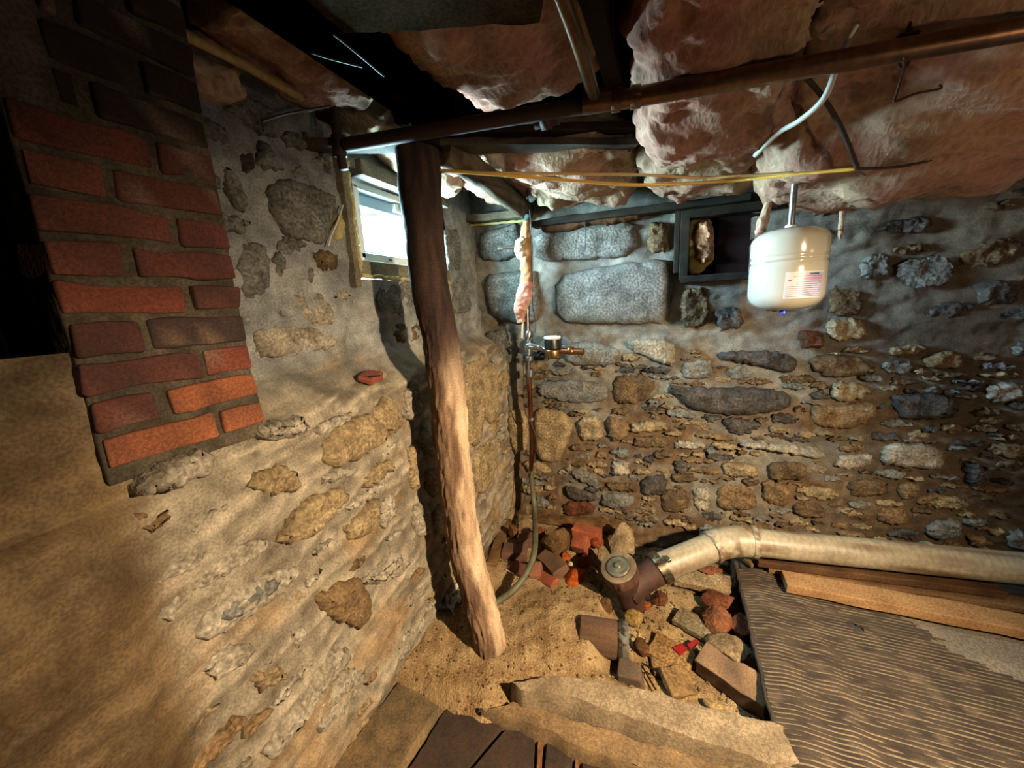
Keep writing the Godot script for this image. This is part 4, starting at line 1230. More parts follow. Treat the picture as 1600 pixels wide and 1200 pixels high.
func build_water_pipe():
	var t := thing("water_pipe", "thin vertical water pipe on the back wall with frayed insulation wrap", "pipe", Vector3(-0.663, -0.068, -1.780))
	var o := t.position
	var rel := func(list: Array) -> Array:
		var r := []
		for q in list:
			r.append(q - o)
		return r
	obj("pipe", tube(spline(rel.call([Vector3(-0.634, 1.615, -1.800), Vector3(-0.643, 1.358, -1.790), Vector3(-0.648, 1.118, -1.780), Vector3(-0.656, 0.799, -1.780)]), 8), 0.013, 16, mottle(c(0.55, 0.55, 0.55), c(0.4, 0.38, 0.36))), "steel", t)
	obj("copper_riser", tube(spline(rel.call([Vector3(-0.652, 0.881, -1.780), Vector3(-0.652, 0.665, -1.780), Vector3(-0.654, 0.457, -1.780), Vector3(-0.669, 0.293, -1.780)]), 8), 0.012, 16, mottle(c(0.48, 0.28, 0.2), c(0.34, 0.2, 0.15))), "copper", t)
	obj("hose", tube(spline(rel.call([Vector3(-0.667, 0.330, -1.780), Vector3(-0.640, 0.133, -1.740), Vector3(-0.531, 0.150, -1.430), Vector3(-0.520, 0.115, -1.326), Vector3(-0.548, 0.080, -1.232), Vector3(-0.602, 0.045, -1.184), Vector3(-0.661, 0.030, -1.139)]), 10), 0.0135, 18, mottle(c(0.38, 0.37, 0.27), c(0.30, 0.29, 0.21))), "rubber", t)
	var rag := func(q, a, f): return 0.010 * n_mid.get_noise_3dv(q * 2.0) + 0.006 * n_fine.get_noise_3dv(q * 1.3)
	obj("pipe_wrap", tube(spline(rel.call([Vector3(-0.632, 1.570, -1.780), Vector3(-0.640, 1.415, -1.780), Vector3(-0.643, 1.284, -1.780)]), 14), 0.028, 28, mottle(c(0.74, 0.54, 0.36), c(0.60, 0.42, 0.26)), func(f): return 0.62 + 0.38 * smoothstep(0.0, 0.4, f), rag), "cloth", t)
	obj("pipe_wrap", tube(spline(rel.call([Vector3(-0.638, 1.499, -1.770), Vector3(-0.661, 1.450, -1.765), Vector3(-0.650, 1.404, -1.770)]), 14), 0.026, 28, mottle(c(0.82, 0.78, 0.66), c(0.6, 0.54, 0.42)), func(f): return 0.55 + 0.6 * sin(PI * f), rag), "cloth", t)
	obj("pipe_wrap", tube(spline(rel.call([Vector3(-0.636, 1.298, -1.780), Vector3(-0.655, 1.234, -1.770), Vector3(-0.676, 1.166, -1.765), Vector3(-0.671, 1.110, -1.770)]), 14), 0.034, 30, mottle(c(0.82, 0.68, 0.60), c(0.66, 0.44, 0.36)), func(f): return 0.6 + 0.5 * sin(PI * clampf(f + 0.12, 0, 1)), rag), "cloth", t)
	obj("hose_end", tube(spline(rel.call([Vector3(-0.639, 1.526, -1.800), Vector3(-0.637, 1.558, -1.790), Vector3(-0.622, 1.598, -1.790)]), 8), 0.014, 14, c(0.20, 0.30, 0.28)), "rubber", t)
	obj("stub", tube(PackedVector3Array(rel.call([Vector3(-0.693, 1.464, -1.790), Vector3(-0.760, 1.459, -1.760)])), 0.008, 12, c(0.62, 0.62, 0.6)), "steel", t)
	obj("stub_cap", tube(PackedVector3Array(rel.call([Vector3(-0.752, 1.459, -1.765), Vector3(-0.772, 1.457, -1.757)])), 0.013, 12, c(0.66, 0.66, 0.64)), "steel", t)
	obj("wrap_tie", tube(PackedVector3Array(rel.call([Vector3(-0.664, 1.110, -1.760), Vector3(-0.671, 1.033, -1.760)])), 0.005, 8, c(0.8, 0.8, 0.76)), "cloth", t)
	for a in [[Vector3(-0.643, 1.065, -1.780), Vector3(-0.645, 1.034, -1.780), 0.020], [Vector3(-0.645, 1.021, -1.780), Vector3(-0.649, 0.952, -1.780), 0.018], [Vector3(-0.646, 0.942, -1.780), Vector3(-0.647, 0.920, -1.780), 0.020], [Vector3(-0.646, 0.875, -1.780), Vector3(-0.647, 0.839, -1.780), 0.018], [Vector3(-0.650, 0.624, -1.780), Vector3(-0.651, 0.607, -1.780), 0.016]]:
		obj("fitting", tube(PackedVector3Array(rel.call([a[0], a[1]])), a[2], 16, c(0.60, 0.62, 0.62)), "steel", t)
	obj("side_outlet", tube(spline(rel.call([Vector3(-0.650, 0.991, -1.770), Vector3(-0.609, 0.988, -1.765), Vector3(-0.555, 0.979, -1.760)]), 5), 0.013, 14, c(0.72, 0.74, 0.74)), "steel", t)
	obj("handle", tube(spline(rel.call([Vector3(-0.647, 0.972, -1.750), Vector3(-0.644, 0.995, -1.735), Vector3(-0.622, 1.005, -1.730), Vector3(-0.579, 0.995, -1.735)]), 5), 0.007, 10, c(0.8, 0.82, 0.82)), "steel", t)
	# the meter
	var m := thing("water_meter", "small black water meter with a white lid beside the vertical pipe", "meter", Vector3(-0.515, 0.959, -1.750))
	var up := Transform3D()
	obj("dial_housing", lathe(P([0.001, 0.022, 0.039, 0.022, 0.040, 0.026, 0.040, 0.068, 0.037, 0.070, 0.001, 0.070]), 28, c(0.05, 0.055, 0.07), up), "plastic", m)
	obj("lid", lathe(P([0.001, 0.068, 0.041, 0.068, 0.041, 0.078, 0.036, 0.082, 0.001, 0.083]), 28, c(0.84, 0.84, 0.82), up), "plastic", m)
	obj("meter_body", lathe(P([0.001, -0.020, 0.034, -0.020, 0.040, -0.014, 0.040, 0.014, 0.036, 0.024, 0.001, 0.024]), 28, mottle(c(0.62, 0.48, 0.32), c(0.46, 0.33, 0.22)), up), "brass", m)
	for k in 4:
		var an := PI * 0.5 * k + 0.6
		obj("bolt", tube(PackedVector3Array([Vector3(cos(an) * 0.036, -0.032, sin(an) * 0.036), Vector3(cos(an) * 0.036, -0.012, sin(an) * 0.036)]), 0.005, 8, c(0.4, 0.3, 0.2)), "brass", m)
	var mo := m.position
	obj("outlet", tube(PackedVector3Array([Vector3(-0.502, 0.971, -1.750) - mo, Vector3(-0.366, 0.969, -1.740) - mo]), 0.015, 16, c(0.58, 0.36, 0.22)), "copper", m)
	obj("coupling", tube(PackedVector3Array([Vector3(-0.439, 0.972, -1.745) - mo, Vector3(-0.415, 0.972, -1.745) - mo]), 0.020, 8, c(0.56, 0.38, 0.24)), "copper", m)
	obj("inlet", tube(PackedVector3Array([Vector3(-0.562, 0.976, -1.760) - mo, Vector3(-0.521, 0.971, -1.750) - mo]), 0.017, 8, c(0.62, 0.6, 0.56)), "steel", m)
	obj("flap", block(Vector3(0.045, 0.035, 0.006), 0.003, 0, c(0.34, 0.42, 0.50), Transform3D(Basis.from_euler(Vector3(0, 0, -0.6)), Vector3(-0.457, 1.011, -1.770) - mo)), "plastic", m)
	obj("lid_loop", tube(spline([Vector3(0.025, 0.08, 0), Vector3(0.034, 0.098, 0.004), Vector3(0.044, 0.09, 0.004), Vector3(0.044, 0.06, 0.002)], 5), 0.003, 8, c(0.2, 0.2, 0.2)), "rubber", m)


func build_tank():
	var cen := Vector3(0.329, 1.241, -1.477)
	var t := thing("expansion_tank", "white steel expansion tank hanging below the insulation against the stone wall", "tank", Vector3(cen.x, 1.135, cen.z))
	var white := c(0.60, 0.585, 0.52)
	var R := 0.102
	var H := 0.245
	var prof := PackedVector2Array()
	for k in 11:
		var a := PI * 0.5 * k / 10.0
		prof.append(Vector2(R * pow(sin(a), 0.62), 0.052 * (1.0 - cos(a))))
	for y in [0.070, 0.120, 0.138, 0.142, 0.146, 0.150, 0.154, 0.158, 0.162, 0.166, 0.190]:
		var r := R
		if y == 0.142 or y == 0.146:
			r = R - 0.0035
		if y == 0.158 or y == 0.162:
			r = R - 0.0025
		prof.append(Vector2(r, y))
	for k in 11:
		var a := PI * 0.5 * k / 10.0
		prof.append(Vector2(R * pow(cos(a), 0.62), 0.205 + 0.040 * sin(a)))
	obj("shell", lathe(prof, 64, white), "enamel", t)
	obj("nipple", lathe(P([0.001, H - 0.004, 0.012, H - 0.004, 0.012, H + 0.010, 0.009, H + 0.011, 0.009, 1.85 - 1.135, 0.001, 1.85 - 1.135]), 20, c(0.62, 0.62, 0.6)), "steel", t)
	obj("nut", lathe(P([0.001, H - 0.004, 0.0155, H - 0.004, 0.0155, H + 0.008, 0.001, H + 0.008]), 6, c(0.85, 0.84, 0.8)), "enamel", t)
	obj("valve_cap", lathe(P([0.001, -0.016, 0.008, -0.016, 0.009, -0.012, 0.009, 0.003, 0.001, 0.003]), 14, c(0.16, 0.22, 0.62)), "plastic", t)
	# paper label wrapped round the side
	var im := Image.create(256, 160, false, Image.FORMAT_RGB8)
	im.fill(Color(0.66, 0.64, 0.62))
	im.fill_rect(Rect2i(70, 8, 186, 146), Color(0.54, 0.54, 0.64))
	im.fill_rect(Rect2i(150, 12, 70, 9), Color(0.2, 0.2, 0.28))
	im.fill_rect(Rect2i(50, 27, 200, 3), Color(0.3, 0.3, 0.36))
	im.fill_rect(Rect2i(110, 38, 140, 12), Color(0.62, 0.40, 0.48))
	im.fill_rect(Rect2i(20, 46, 20, 9), Color(0.32, 0.32, 0.36))
	for k in 8:
		var y := 62 + k * 12
		im.fill_rect(Rect2i(70 if k < 2 else 12, y, 180 - (k * 37) % 50, 4), Color(0.32, 0.32, 0.46))
		im.fill_rect(Rect2i(90, y + 6, 130 + (k * 53) % 30, 2), Color(0.8, 0.8, 0.88))
	var lm := StandardMaterial3D.new()
	lm.resource_name = "label_paper"
	lm.albedo_texture = ImageTexture.create_from_image(im)
	lm.roughness = 0.4
	mats["label_paper"] = lm
	var toward := atan2(1.0 * (0.0 - cen.z), 0.0 - cen.x)
	var v := PackedVector3Array()
	var uv := PackedVector2Array()
	var cc := PackedColorArray()
	var idx := PackedInt32Array()
	for j in 2:
		for i in 25:
			var a := toward + 0.02 - 1.02 * (i / 24.0) + (0.02 if j == 0 else -0.0)
			v.append(Vector3(cos(a) * (R + 0.0008), 0.036 + 0.076 * j, sin(a) * (R + 0.0008)))
			uv.append(Vector2(i / 24.0, 1.0 - j))
			cc.append(Color.WHITE)
	for i in 24:
		idx.append_array([i, i + 1, i + 26, i, i + 26, i + 25])
	obj("paper_label", mk(v, idx, cc, Vector3(cos(toward - 0.5), 0, sin(toward - 0.5)), uv), "label_paper", t)


func build_drain():
	# white plastic drain with its elbow
	var t := thing("drain_pipe", "dirty white plastic drain pipe with elbow running along the back wall", "pipe", Vector3(0.276, 0.200, -1.657))
	var o := t.position
	var white := func(p: Vector3) -> Color:
		var m := clampf(0.5 + 1.5 * n_mid.get_noise_3dv(p * 0.7), 0, 1)
		var a := c(0.66, 0.62, 0.53).lerp(c(0.56, 0.51, 0.42), m)
		return a.lerp(c(0.40, 0.29, 0.19), clampf((n_mid.get_noise_3dv(p * 1.1 + Vector3(3, 3, 3)) - 0.1) * 4.0, 0, 0.8))
	var e := Vector3(0.250, 0.200, -1.635)
	var r := Vector3(1.405, 0.180, -1.812)
	var s := Vector3(-0.006, 0.135, -1.463)
	var bend := (r - e).normalized()
	var dive := (s - e).normalized()
	obj("long_run", tube(spline([e + bend * 0.05 - o, (e + r) * 0.5 - o, r - o], 5), 0.055, 40, white), "pvc", t)
	obj("short_run", tube(PackedVector3Array([e + dive * 0.05 - o, s - o]), 0.055, 40, white), "pvc", t)
	obj("elbow", tube(spline([e + dive * 0.085 - o, e + dive * 0.05 - o, e + (dive + bend) * 0.018 - o, e + bend * 0.05 - o, e + bend * 0.085 - o], 6), 0.061, 40, white), "pvc", t)
	obj("hub_ring", tube(PackedVector3Array([e + bend * 0.075 - o, e + bend * 0.095 - o]), 0.064, 40, white), "pvc", t)
	obj("hub_ring", tube(PackedVector3Array([e + dive * 0.075 - o, e + dive * 0.095 - o]), 0.064, 40, white), "pvc", t)
	obj("joint_band", tube(PackedVector3Array([Vector3(0.911, 0.187, -1.752) - o, Vector3(0.925, 0.187, -1.753) - o]), 0.057, 40, white), "pvc", t)
	# cast iron cleanout
	var q := thing("drain_cleanout", "rusty cast iron drain cleanout with round capped top at the plastic pipe end", "pipe fitting", Vector3(-0.121, 0.0, -1.411))
	var qo := q.position
	var rust = mottle(c(0.34, 0.21, 0.15), c(0.22, 0.14, 0.11))
	var top := Vector3(-0.161, 0.185, -1.343)
	var low := Vector3(-0.108, -0.030, -1.415)
	var axis := (top - low).normalized()
	obj("barrel", tube(spline([low - qo, (low + top) * 0.5 - qo, top - axis * 0.03 - qo], 6), 0.060, 40, rust, func(f): return 0.86 + 0.14 * smoothstep(0.5, 0.7, f), func(p, a, f): return 0.003 * n_mid.get_noise_3dv(p)), "rust", q)
	obj("hub", tube(PackedVector3Array([top - axis * 0.045 - qo, top - axis * 0.005 - qo]), 0.069, 40, mottle(c(0.42, 0.28, 0.19), c(0.3, 0.2, 0.15))), "rust", q)
	var capx := frame_along(top - qo, top + axis - qo)
	obj("rim", lathe(P([0.001, -0.006, 0.067, -0.006, 0.069, 0.0, 0.066, 0.004, 0.048, 0.004, 0.046, 0.0, 0.001, 0.0]), 40, mottle(c(0.58, 0.50, 0.38), c(0.40, 0.32, 0.24)), capx), "rust", q)
	obj("cap", lathe(P([0.001, 0.0, 0.044, 0.0, 0.046, 0.004, 0.045, 0.009, 0.036, 0.011, 0.034, 0.008, 0.014, 0.008, 0.012, 0.016, 0.010, 0.018, 0.001, 0.018]), 40, mottle(c(0.50, 0.46, 0.36), c(0.40, 0.36, 0.28)), capx), "iron", q)
	var mid := low.lerp(top, 0.42)
	obj("side_arm", tube(spline([mid - qo, mid.lerp(s, 0.5) + Vector3(0.0, 0.0, 0.0) - qo, s - qo], 6), 0.060, 40, rust, func(f): return 1.0 - 0.12 * sin(PI * f), func(p, a, f): return 0.003 * n_mid.get_noise_3dv(p)), "rust", q)
	var d2 := (s - mid).normalized()
	obj("clamp_band", tube(PackedVector3Array([s - d2 * 0.02 - qo, s + d2 * 0.012 - qo]), 0.065, 40, mottle(c(0.62, 0.58, 0.48), c(0.46, 0.40, 0.32))), "steel", q)
	obj("clamp_screw", block(Vector3(0.03, 0.012, 0.016), 0.003, 0, c(0.6, 0.55, 0.42), Transform3D(Basis.looking_at(d2), s + Vector3(0.02, 0.063, 0.03) - qo)), "steel", q)
	# clay pipe lying in the dirt
	var k := thing("clay_pipe", "half buried brown clay pipe end with a grey band clamp", "pipe", Vector3(-0.187, 0.0, -1.179))
	var ko := k.position
	var pa := Vector3(-0.269, 0.015, -1.164)
	var pb := Vector3(-0.140, 0.015, -1.180)
	var ax := (pb - pa).normalized()
	obj("barrel", tube(PackedVector3Array([pa - ko, pb - ko]), 0.062, 40, mottle(c(0.46, 0.33, 0.22), c(0.36, 0.26, 0.18)), null, func(p, a, f): return 0.002 * n_mid.get_noise_3dv(p)), "brick", k)
	obj("band_clamp", tube(PackedVector3Array([pb - ko, pb + ax * 0.014 - ko]), 0.066, 40, c(0.50, 0.47, 0.42)), "steel", k)
	obj("rubber_sleeve", tube(PackedVector3Array([pb + ax * 0.012 - ko, pb + ax * 0.034 - ko]), 0.064, 40, c(0.36, 0.34, 0.30)), "rubber", k)


# ------------------------------------------------------------------ rubble in the pit

func piece(called: String, label: String, shape: String, at: Vector3, size: Vector3, turn: Vector3, ca: Array, seed: int):
	var col = mottle(c(minf(ca[0] * 1.16, 0.95), ca[1] * 1.16, ca[2] * 1.16), c(ca[0] * 0.84, ca[1] * 0.82, ca[2] * 0.80), 1.2)
	var xf := Transform3D(Basis.from_euler(turn), Vector3.ZERO)
	var m: Mesh
	if shape == "brick":
		m = block(size, 0.007, 0.009, col, xf, seed * 1.3)
	elif shape == "flat":
		m = block(size, 0.005, 0.005, col, xf, seed * 1.3)
	else:
		m = rock(size, seed, col, xf, 11, 0.04)
	var o := obj(called, m, "brick" if shape == "brick" else "stone")
	o.position = at
	tag(o, label, "brick" if called.begins_with("brick") else "stone", "broken masonry in the drain pit")


func build_rubble():
	var D := [0.44, 0.30, 0.23]
	var RD := [0.56, 0.28, 0.17]
	var OR := [0.72, 0.36, 0.17]
	var BR := [0.50, 0.38, 0.25]
	var PL := [0.66, 0.57, 0.43]
	var PK := [0.58, 0.36, 0.26]
	var list := [
		["brick", "dark purplish half brick lying flat left of the grey hose", "brick", Vector3(-0.669, 0.020, -1.521), Vector3(0.12, 0.05, 0.085), Vector3(0.1, 0.2, 0.1), D],
		["brick_fragment", "dull red brick fragment in front of the dark half brick by the hose", "brick", Vector3(-0.605, 0.005, -1.413), Vector3(0.10, 0.045, 0.06), Vector3(0.2, -0.5, 0.15), [0.48, 0.28, 0.19]],
		["stone", "big upright brown stone with a rounded top behind the hose", "rock", Vector3(-0.483, 0.060, -1.583), Vector3(0.14, 0.24, 0.12), Vector3(0.1, 0.3, -0.25), BR],
		["brick", "smooth orange brick lying against the back wall foot", "brick", Vector3(-0.359, 0.060, -1.721), Vector3(0.145, 0.055, 0.07), Vector3(0.1, 0.02, -0.05), [0.64, 0.33, 0.20]],
		["brick_fragment", "square orange brick fragment just below the smooth wall brick", "brick", Vector3(-0.379, 0.030, -1.662), Vector3(0.08, 0.06, 0.07), Vector3(0.5, -0.2, 0.1), [0.66, 0.34, 0.20]],
		["brick_fragment", "rounded red brick lump above the bright orange chunk", "rock", Vector3(-0.339, 0.010, -1.572), Vector3(0.092, 0.085, 0.08), Vector3(0.2, 0.4, 0.1), [0.58, 0.27, 0.15]],
		["brick_fragment", "dusty red fragment wedged beside the pale round-topped slab", "rock", Vector3(-0.309, 0.030, -1.706), Vector3(0.07, 0.07, 0.06), Vector3(0.7, 0.1, 0.1), [0.62, 0.30, 0.17]],
		["brick", "brown mortar-stained brick tilted diagonally in the pit heap", "brick", Vector3(-0.466, 0.015, -1.496), Vector3(0.16, 0.06, 0.085), Vector3(0.35, -0.75, 0.1), [0.46, 0.33, 0.24]],
		["brick_fragment", "small orange crumb of brick beside the diagonal brown brick", "rock", Vector3(-0.419, 0.040, -1.528), Vector3(0.055, 0.055, 0.05), Vector3(0.3, 0.4, 0.1), OR],
		["stone", "tiny cream pebble on the brick heap", "rock", Vector3(-0.388, 0.045, -1.488), Vector3(0.028, 0.034, 0.026), Vector3(0.3, 0.4, 0.1), [0.84, 0.74, 0.56]],
		["brick_fragment", "long orange red brick piece lying below the diagonal brown brick", "brick", Vector3(-0.467, -0.005, -1.399), Vector3(0.10, 0.05, 0.05), Vector3(0.3, -0.42, 0.2), [0.66, 0.34, 0.20]],
		["brick_fragment", "large bright orange broken brick chunk at the heap front", "rock", Vector3(-0.357, 0.0, -1.437), Vector3(0.125, 0.10, 0.10), Vector3(0.25, 0.5, 0.2), [0.84, 0.40, 0.16]],
		["stone", "small brown triangular stone right of the bright orange chunk", "rock", Vector3(-0.271, -0.010, -1.442), Vector3(0.07, 0.06, 0.06), Vector3(0.1, 0.9, 0.1), BR],
		["stone", "pale round-topped slab leaning behind the iron cleanout", "rock", Vector3(-0.177, 0.060, -1.670), Vector3(0.13, 0.22, 0.06), Vector3(-0.7, 0.25, -0.2), PL],
		["stone", "pale angular stone left of the round-topped slab", "rock", Vector3(-0.250, 0.030, -1.583), Vector3(0.085, 0.12, 0.06), Vector3(-0.4, 0.3, 0.2), PL],
		["brick_fragment", "reddish brick end pressed against the hose curve", "brick", Vector3(-0.534, 0.010, -1.430), Vector3(0.055, 0.05, 0.075), Vector3(0.3, 0.3, 0.1), PK],
		["stone", "pointed brown stone behind the hose at the wall corner", "rock", Vector3(-0.720, 0.050, -1.635), Vector3(0.06, 0.09, 0.05), Vector3(0.3, 0.4, 0.3), [0.56, 0.36, 0.24]],
		["brick_fragment", "dusty pink brick fragment behind the hose beside the upright stone", "rock", Vector3(-0.590, 0.050, -1.653), Vector3(0.10, 0.08, 0.06), Vector3(0.3, 0.1, 0.1), [0.55, 0.33, 0.23]],
		["brick_fragment", "dark brick corner behind the hose above the half brick", "brick", Vector3(-0.635, 0.050, -1.587), Vector3(0.08, 0.05, 0.06), Vector3(0.2, 0.3, 0.3), D],
		["stone", "broad pale jagged slab in front of the plastic pipe", "flat", Vector3(0.160, -0.020, -1.635), Vector3(0.23, 0.035, 0.09), Vector3(0.15, -0.12, 0.08), [0.72, 0.62, 0.48]],
		["stone", "pinkish flat stone lying behind the broad pale slab", "rock", Vector3(0.186, 0.010, -1.680), Vector3(0.12, 0.04, 0.06), Vector3(0.1, 0.1, 0.0), PK],
		["stone", "topmost reddish brown block of three by the carpet edge", "rock", Vector3(0.214, -0.020, -1.537), Vector3(0.14, 0.09, 0.09), Vector3(0.2, -0.2, 0.1), PK],
		["stone", "middle reddish brown block of three with pale spots by the carpet edge", "rock", Vector3(0.190, -0.020, -1.427), Vector3(0.118, 0.105, 0.10), Vector3(0.2, 0.5, 0.1), [0.58, 0.38, 0.26]],
		["stone", "rightmost reddish brown block of three touching the carpet edge", "rock", Vector3(0.268, -0.030, -1.437), Vector3(0.092, 0.08, 0.10), Vector3(0.1, 0.2, 0.4), PK],
		["stone", "flat crumbly grey stone left of the reddish block trio", "flat", Vector3(0.111, -0.050, -1.411), Vector3(0.13, 0.025, 0.08), Vector3(0.1, -0.45, 0.0), [0.60, 0.54, 0.43]],
		["stone", "pale lumpy mortar chunk below the reddish block trio", "rock", Vector3(0.230, -0.030, -1.314), Vector3(0.17, 0.07, 0.11), Vector3(0.1, -0.3, 0.1), [0.64, 0.55, 0.42]],
		["stone", "long heavy brown stone bar at the near right pit corner", "brick", Vector3(0.220, -0.020, -1.188), Vector3(0.215, 0.075, 0.085), Vector3(0.25, -0.55, 0.05), [0.56, 0.44, 0.33]],
		["brick", "dark grey brick butt standing by the concrete curb", "brick", Vector3(-0.091, -0.030, -1.097), Vector3(0.075, 0.07, 0.06), Vector3(0.15, 0.0, 0.05), [0.42, 0.34, 0.26]],
		["stone", "thin tan tile propped beside the dark grey brick butt", "flat", Vector3(0.053, -0.050, -1.147), Vector3(0.10, 0.022, 0.085), Vector3(0.35, 0.55, -0.25), [0.62, 0.50, 0.34]],
		["stone", "flat tan stone under the red scraps", "flat", Vector3(0.033, -0.050, -1.246), Vector3(0.14, 0.02, 0.10), Vector3(0.05, -0.35, -0.05), [0.68, 0.53, 0.34]],
		["stone", "flat tan flake in front of the red scraps stone", "flat", Vector3(0.017, -0.055, -1.210), Vector3(0.10, 0.016, 0.09), Vector3(0.0, 0.3, 0.05), [0.64, 0.50, 0.33]],
		["stone", "yellowish rough rock below the iron cleanout", "rock", Vector3(-0.098, -0.030, -1.350), Vector3(0.085, 0.085, 0.06), Vector3(0.2, 0.2, 0.2), [0.66, 0.55, 0.33]],
		["brick_fragment", "little orange brick bit right of the yellowish rock", "rock", Vector3(-0.063, -0.010, -1.403), Vector3(0.05, 0.045, 0.04), Vector3(0.2, 0.2, 0.2), [0.66, 0.36, 0.19]],
		["stone", "brown cobble left below the iron cleanout", "rock", Vector3(-0.217, 0.0, -1.336), Vector3(0.085, 0.075, 0.06), Vector3(0.2, 0.2, 0.2), [0.46, 0.33, 0.21]],
		["stone", "brown lump at the mouth of the clay pipe", "rock", Vector3(-0.064, -0.040, -1.235), Vector3(0.065, 0.07, 0.06), Vector3(0.2, 0.8, 0.2), [0.46, 0.33, 0.21]],
		["stone", "small cream pebble nearest the clay pipe mouth", "rock", Vector3(-0.095, -0.020, -1.238), Vector3(0.022, 0.026, 0.02), Vector3(0.2, 0.8, 0.2), [0.80, 0.70, 0.50]],
		["stone", "tiny cream pebble right of the one at the clay pipe mouth", "rock", Vector3(-0.072, -0.020, -1.260), Vector3(0.016, 0.022, 0.016), Vector3(0.2, 0.8, 0.2), [0.80, 0.70, 0.50]],
		["stone", "flat square tan stone set in the dirt right of the post foot", "flat", Vector3(-0.409, 0.020, -1.043), Vector3(0.10, 0.02, 0.085), Vector3(0.03, 0.15, 0.0), [0.58, 0.44, 0.27]],
		["stone", "small pale pebble at the post foot", "rock", Vector3(-0.475, 0.015, -1.025), Vector3(0.026, 0.022, 0.04), Vector3(0.2, 0.3, 0.2), [0.74, 0.62, 0.44]],
		["stone", "reddish stone tucked behind the clamp below the plastic pipe", "rock", Vector3(-0.012, 0.0, -1.448), Vector3(0.07, 0.06, 0.06), Vector3(0.2, 0.3, 0.2), [0.46, 0.29, 0.19]],
		["stone", "dark reddish slab under the plastic elbow", "rock", Vector3(0.229, 0.0, -1.810), Vector3(0.13, 0.06, 0.08), Vector3(0.1, 0.2, 0.1), [0.46, 0.28, 0.19]],
		["stone", "pale flake by the curb at the near pit edge", "rock", Vector3(0.159, -0.050, -1.106), Vector3(0.07, 0.02, 0.035), Vector3(0.1, -0.2, 0.1), [0.78, 0.66, 0.46]],
		["brick_fragment", "red brick scrap lying on the left wall ledge below the window", "brick", Vector3(-0.860, 0.999, -0.914), Vector3(0.05, 0.025, 0.07), Vector3(0.1, 0.3, -0.35), [0.60, 0.30, 0.22]],
		["stone", "pale round stone by the wall left of the post", "rock", Vector3(-0.897, 0.030, -1.275), Vector3(0.08, 0.10, 0.07), Vector3(0.1, 0.3, 0.0), [0.62, 0.52, 0.38]],
	]
	var k := 900
	for a in list:
		k += 1
		piece(a[0], a[1], a[2], a[3], a[4], a[5], a[6], k)
	# crumbs and gravel nobody could count
	var mesh := rock(Vector3(1, 0.7, 0.9), 5, Color.WHITE, Transform3D(), 8)
	var mm := MultiMesh.new()
	mm.transform_format = MultiMesh.TRANSFORM_3D
	mm.use_colors = true
	mm.mesh = mesh
	var g := RandomNumberGenerator.new()
	g.seed = 4242
	var n := 5200
	mm.instance_count = n
	for i in n:
		var x := g.randf_range(-0.82, 0.30)
		var z := g.randf_range(-1.82, -0.72)
		var s := 0.0025 + (0.014 if x > -0.25 or z < -1.45 else 0.008) * pow(g.randf(), 4.0)
		mm.set_instance_transform(i, Transform3D(Basis.from_euler(Vector3(g.randf() * 6.0, g.randf() * 6.0, 0)).scaled(Vector3(s, s, s)), on_ground(x, z) + Vector3(0, s * 0.2, 0)))
		mm.set_instance_color(i, c(0.50, 0.38, 0.24).lerp(c(0.78, 0.66, 0.46), pow(g.randf(), 1.6)))
	var mi := MultiMeshInstance3D.new()
	mi.name = "gravel"
	mi.multimesh = mm
	mi.material_override = mats.stone
	add_child(mi)
	mi.set_meta("kind", "stuff")
	tag(mi, "loose gravel and crumbs scattered over the brown dirt", "gravel")


# ------------------------------------------------------------------ carpet and lumber

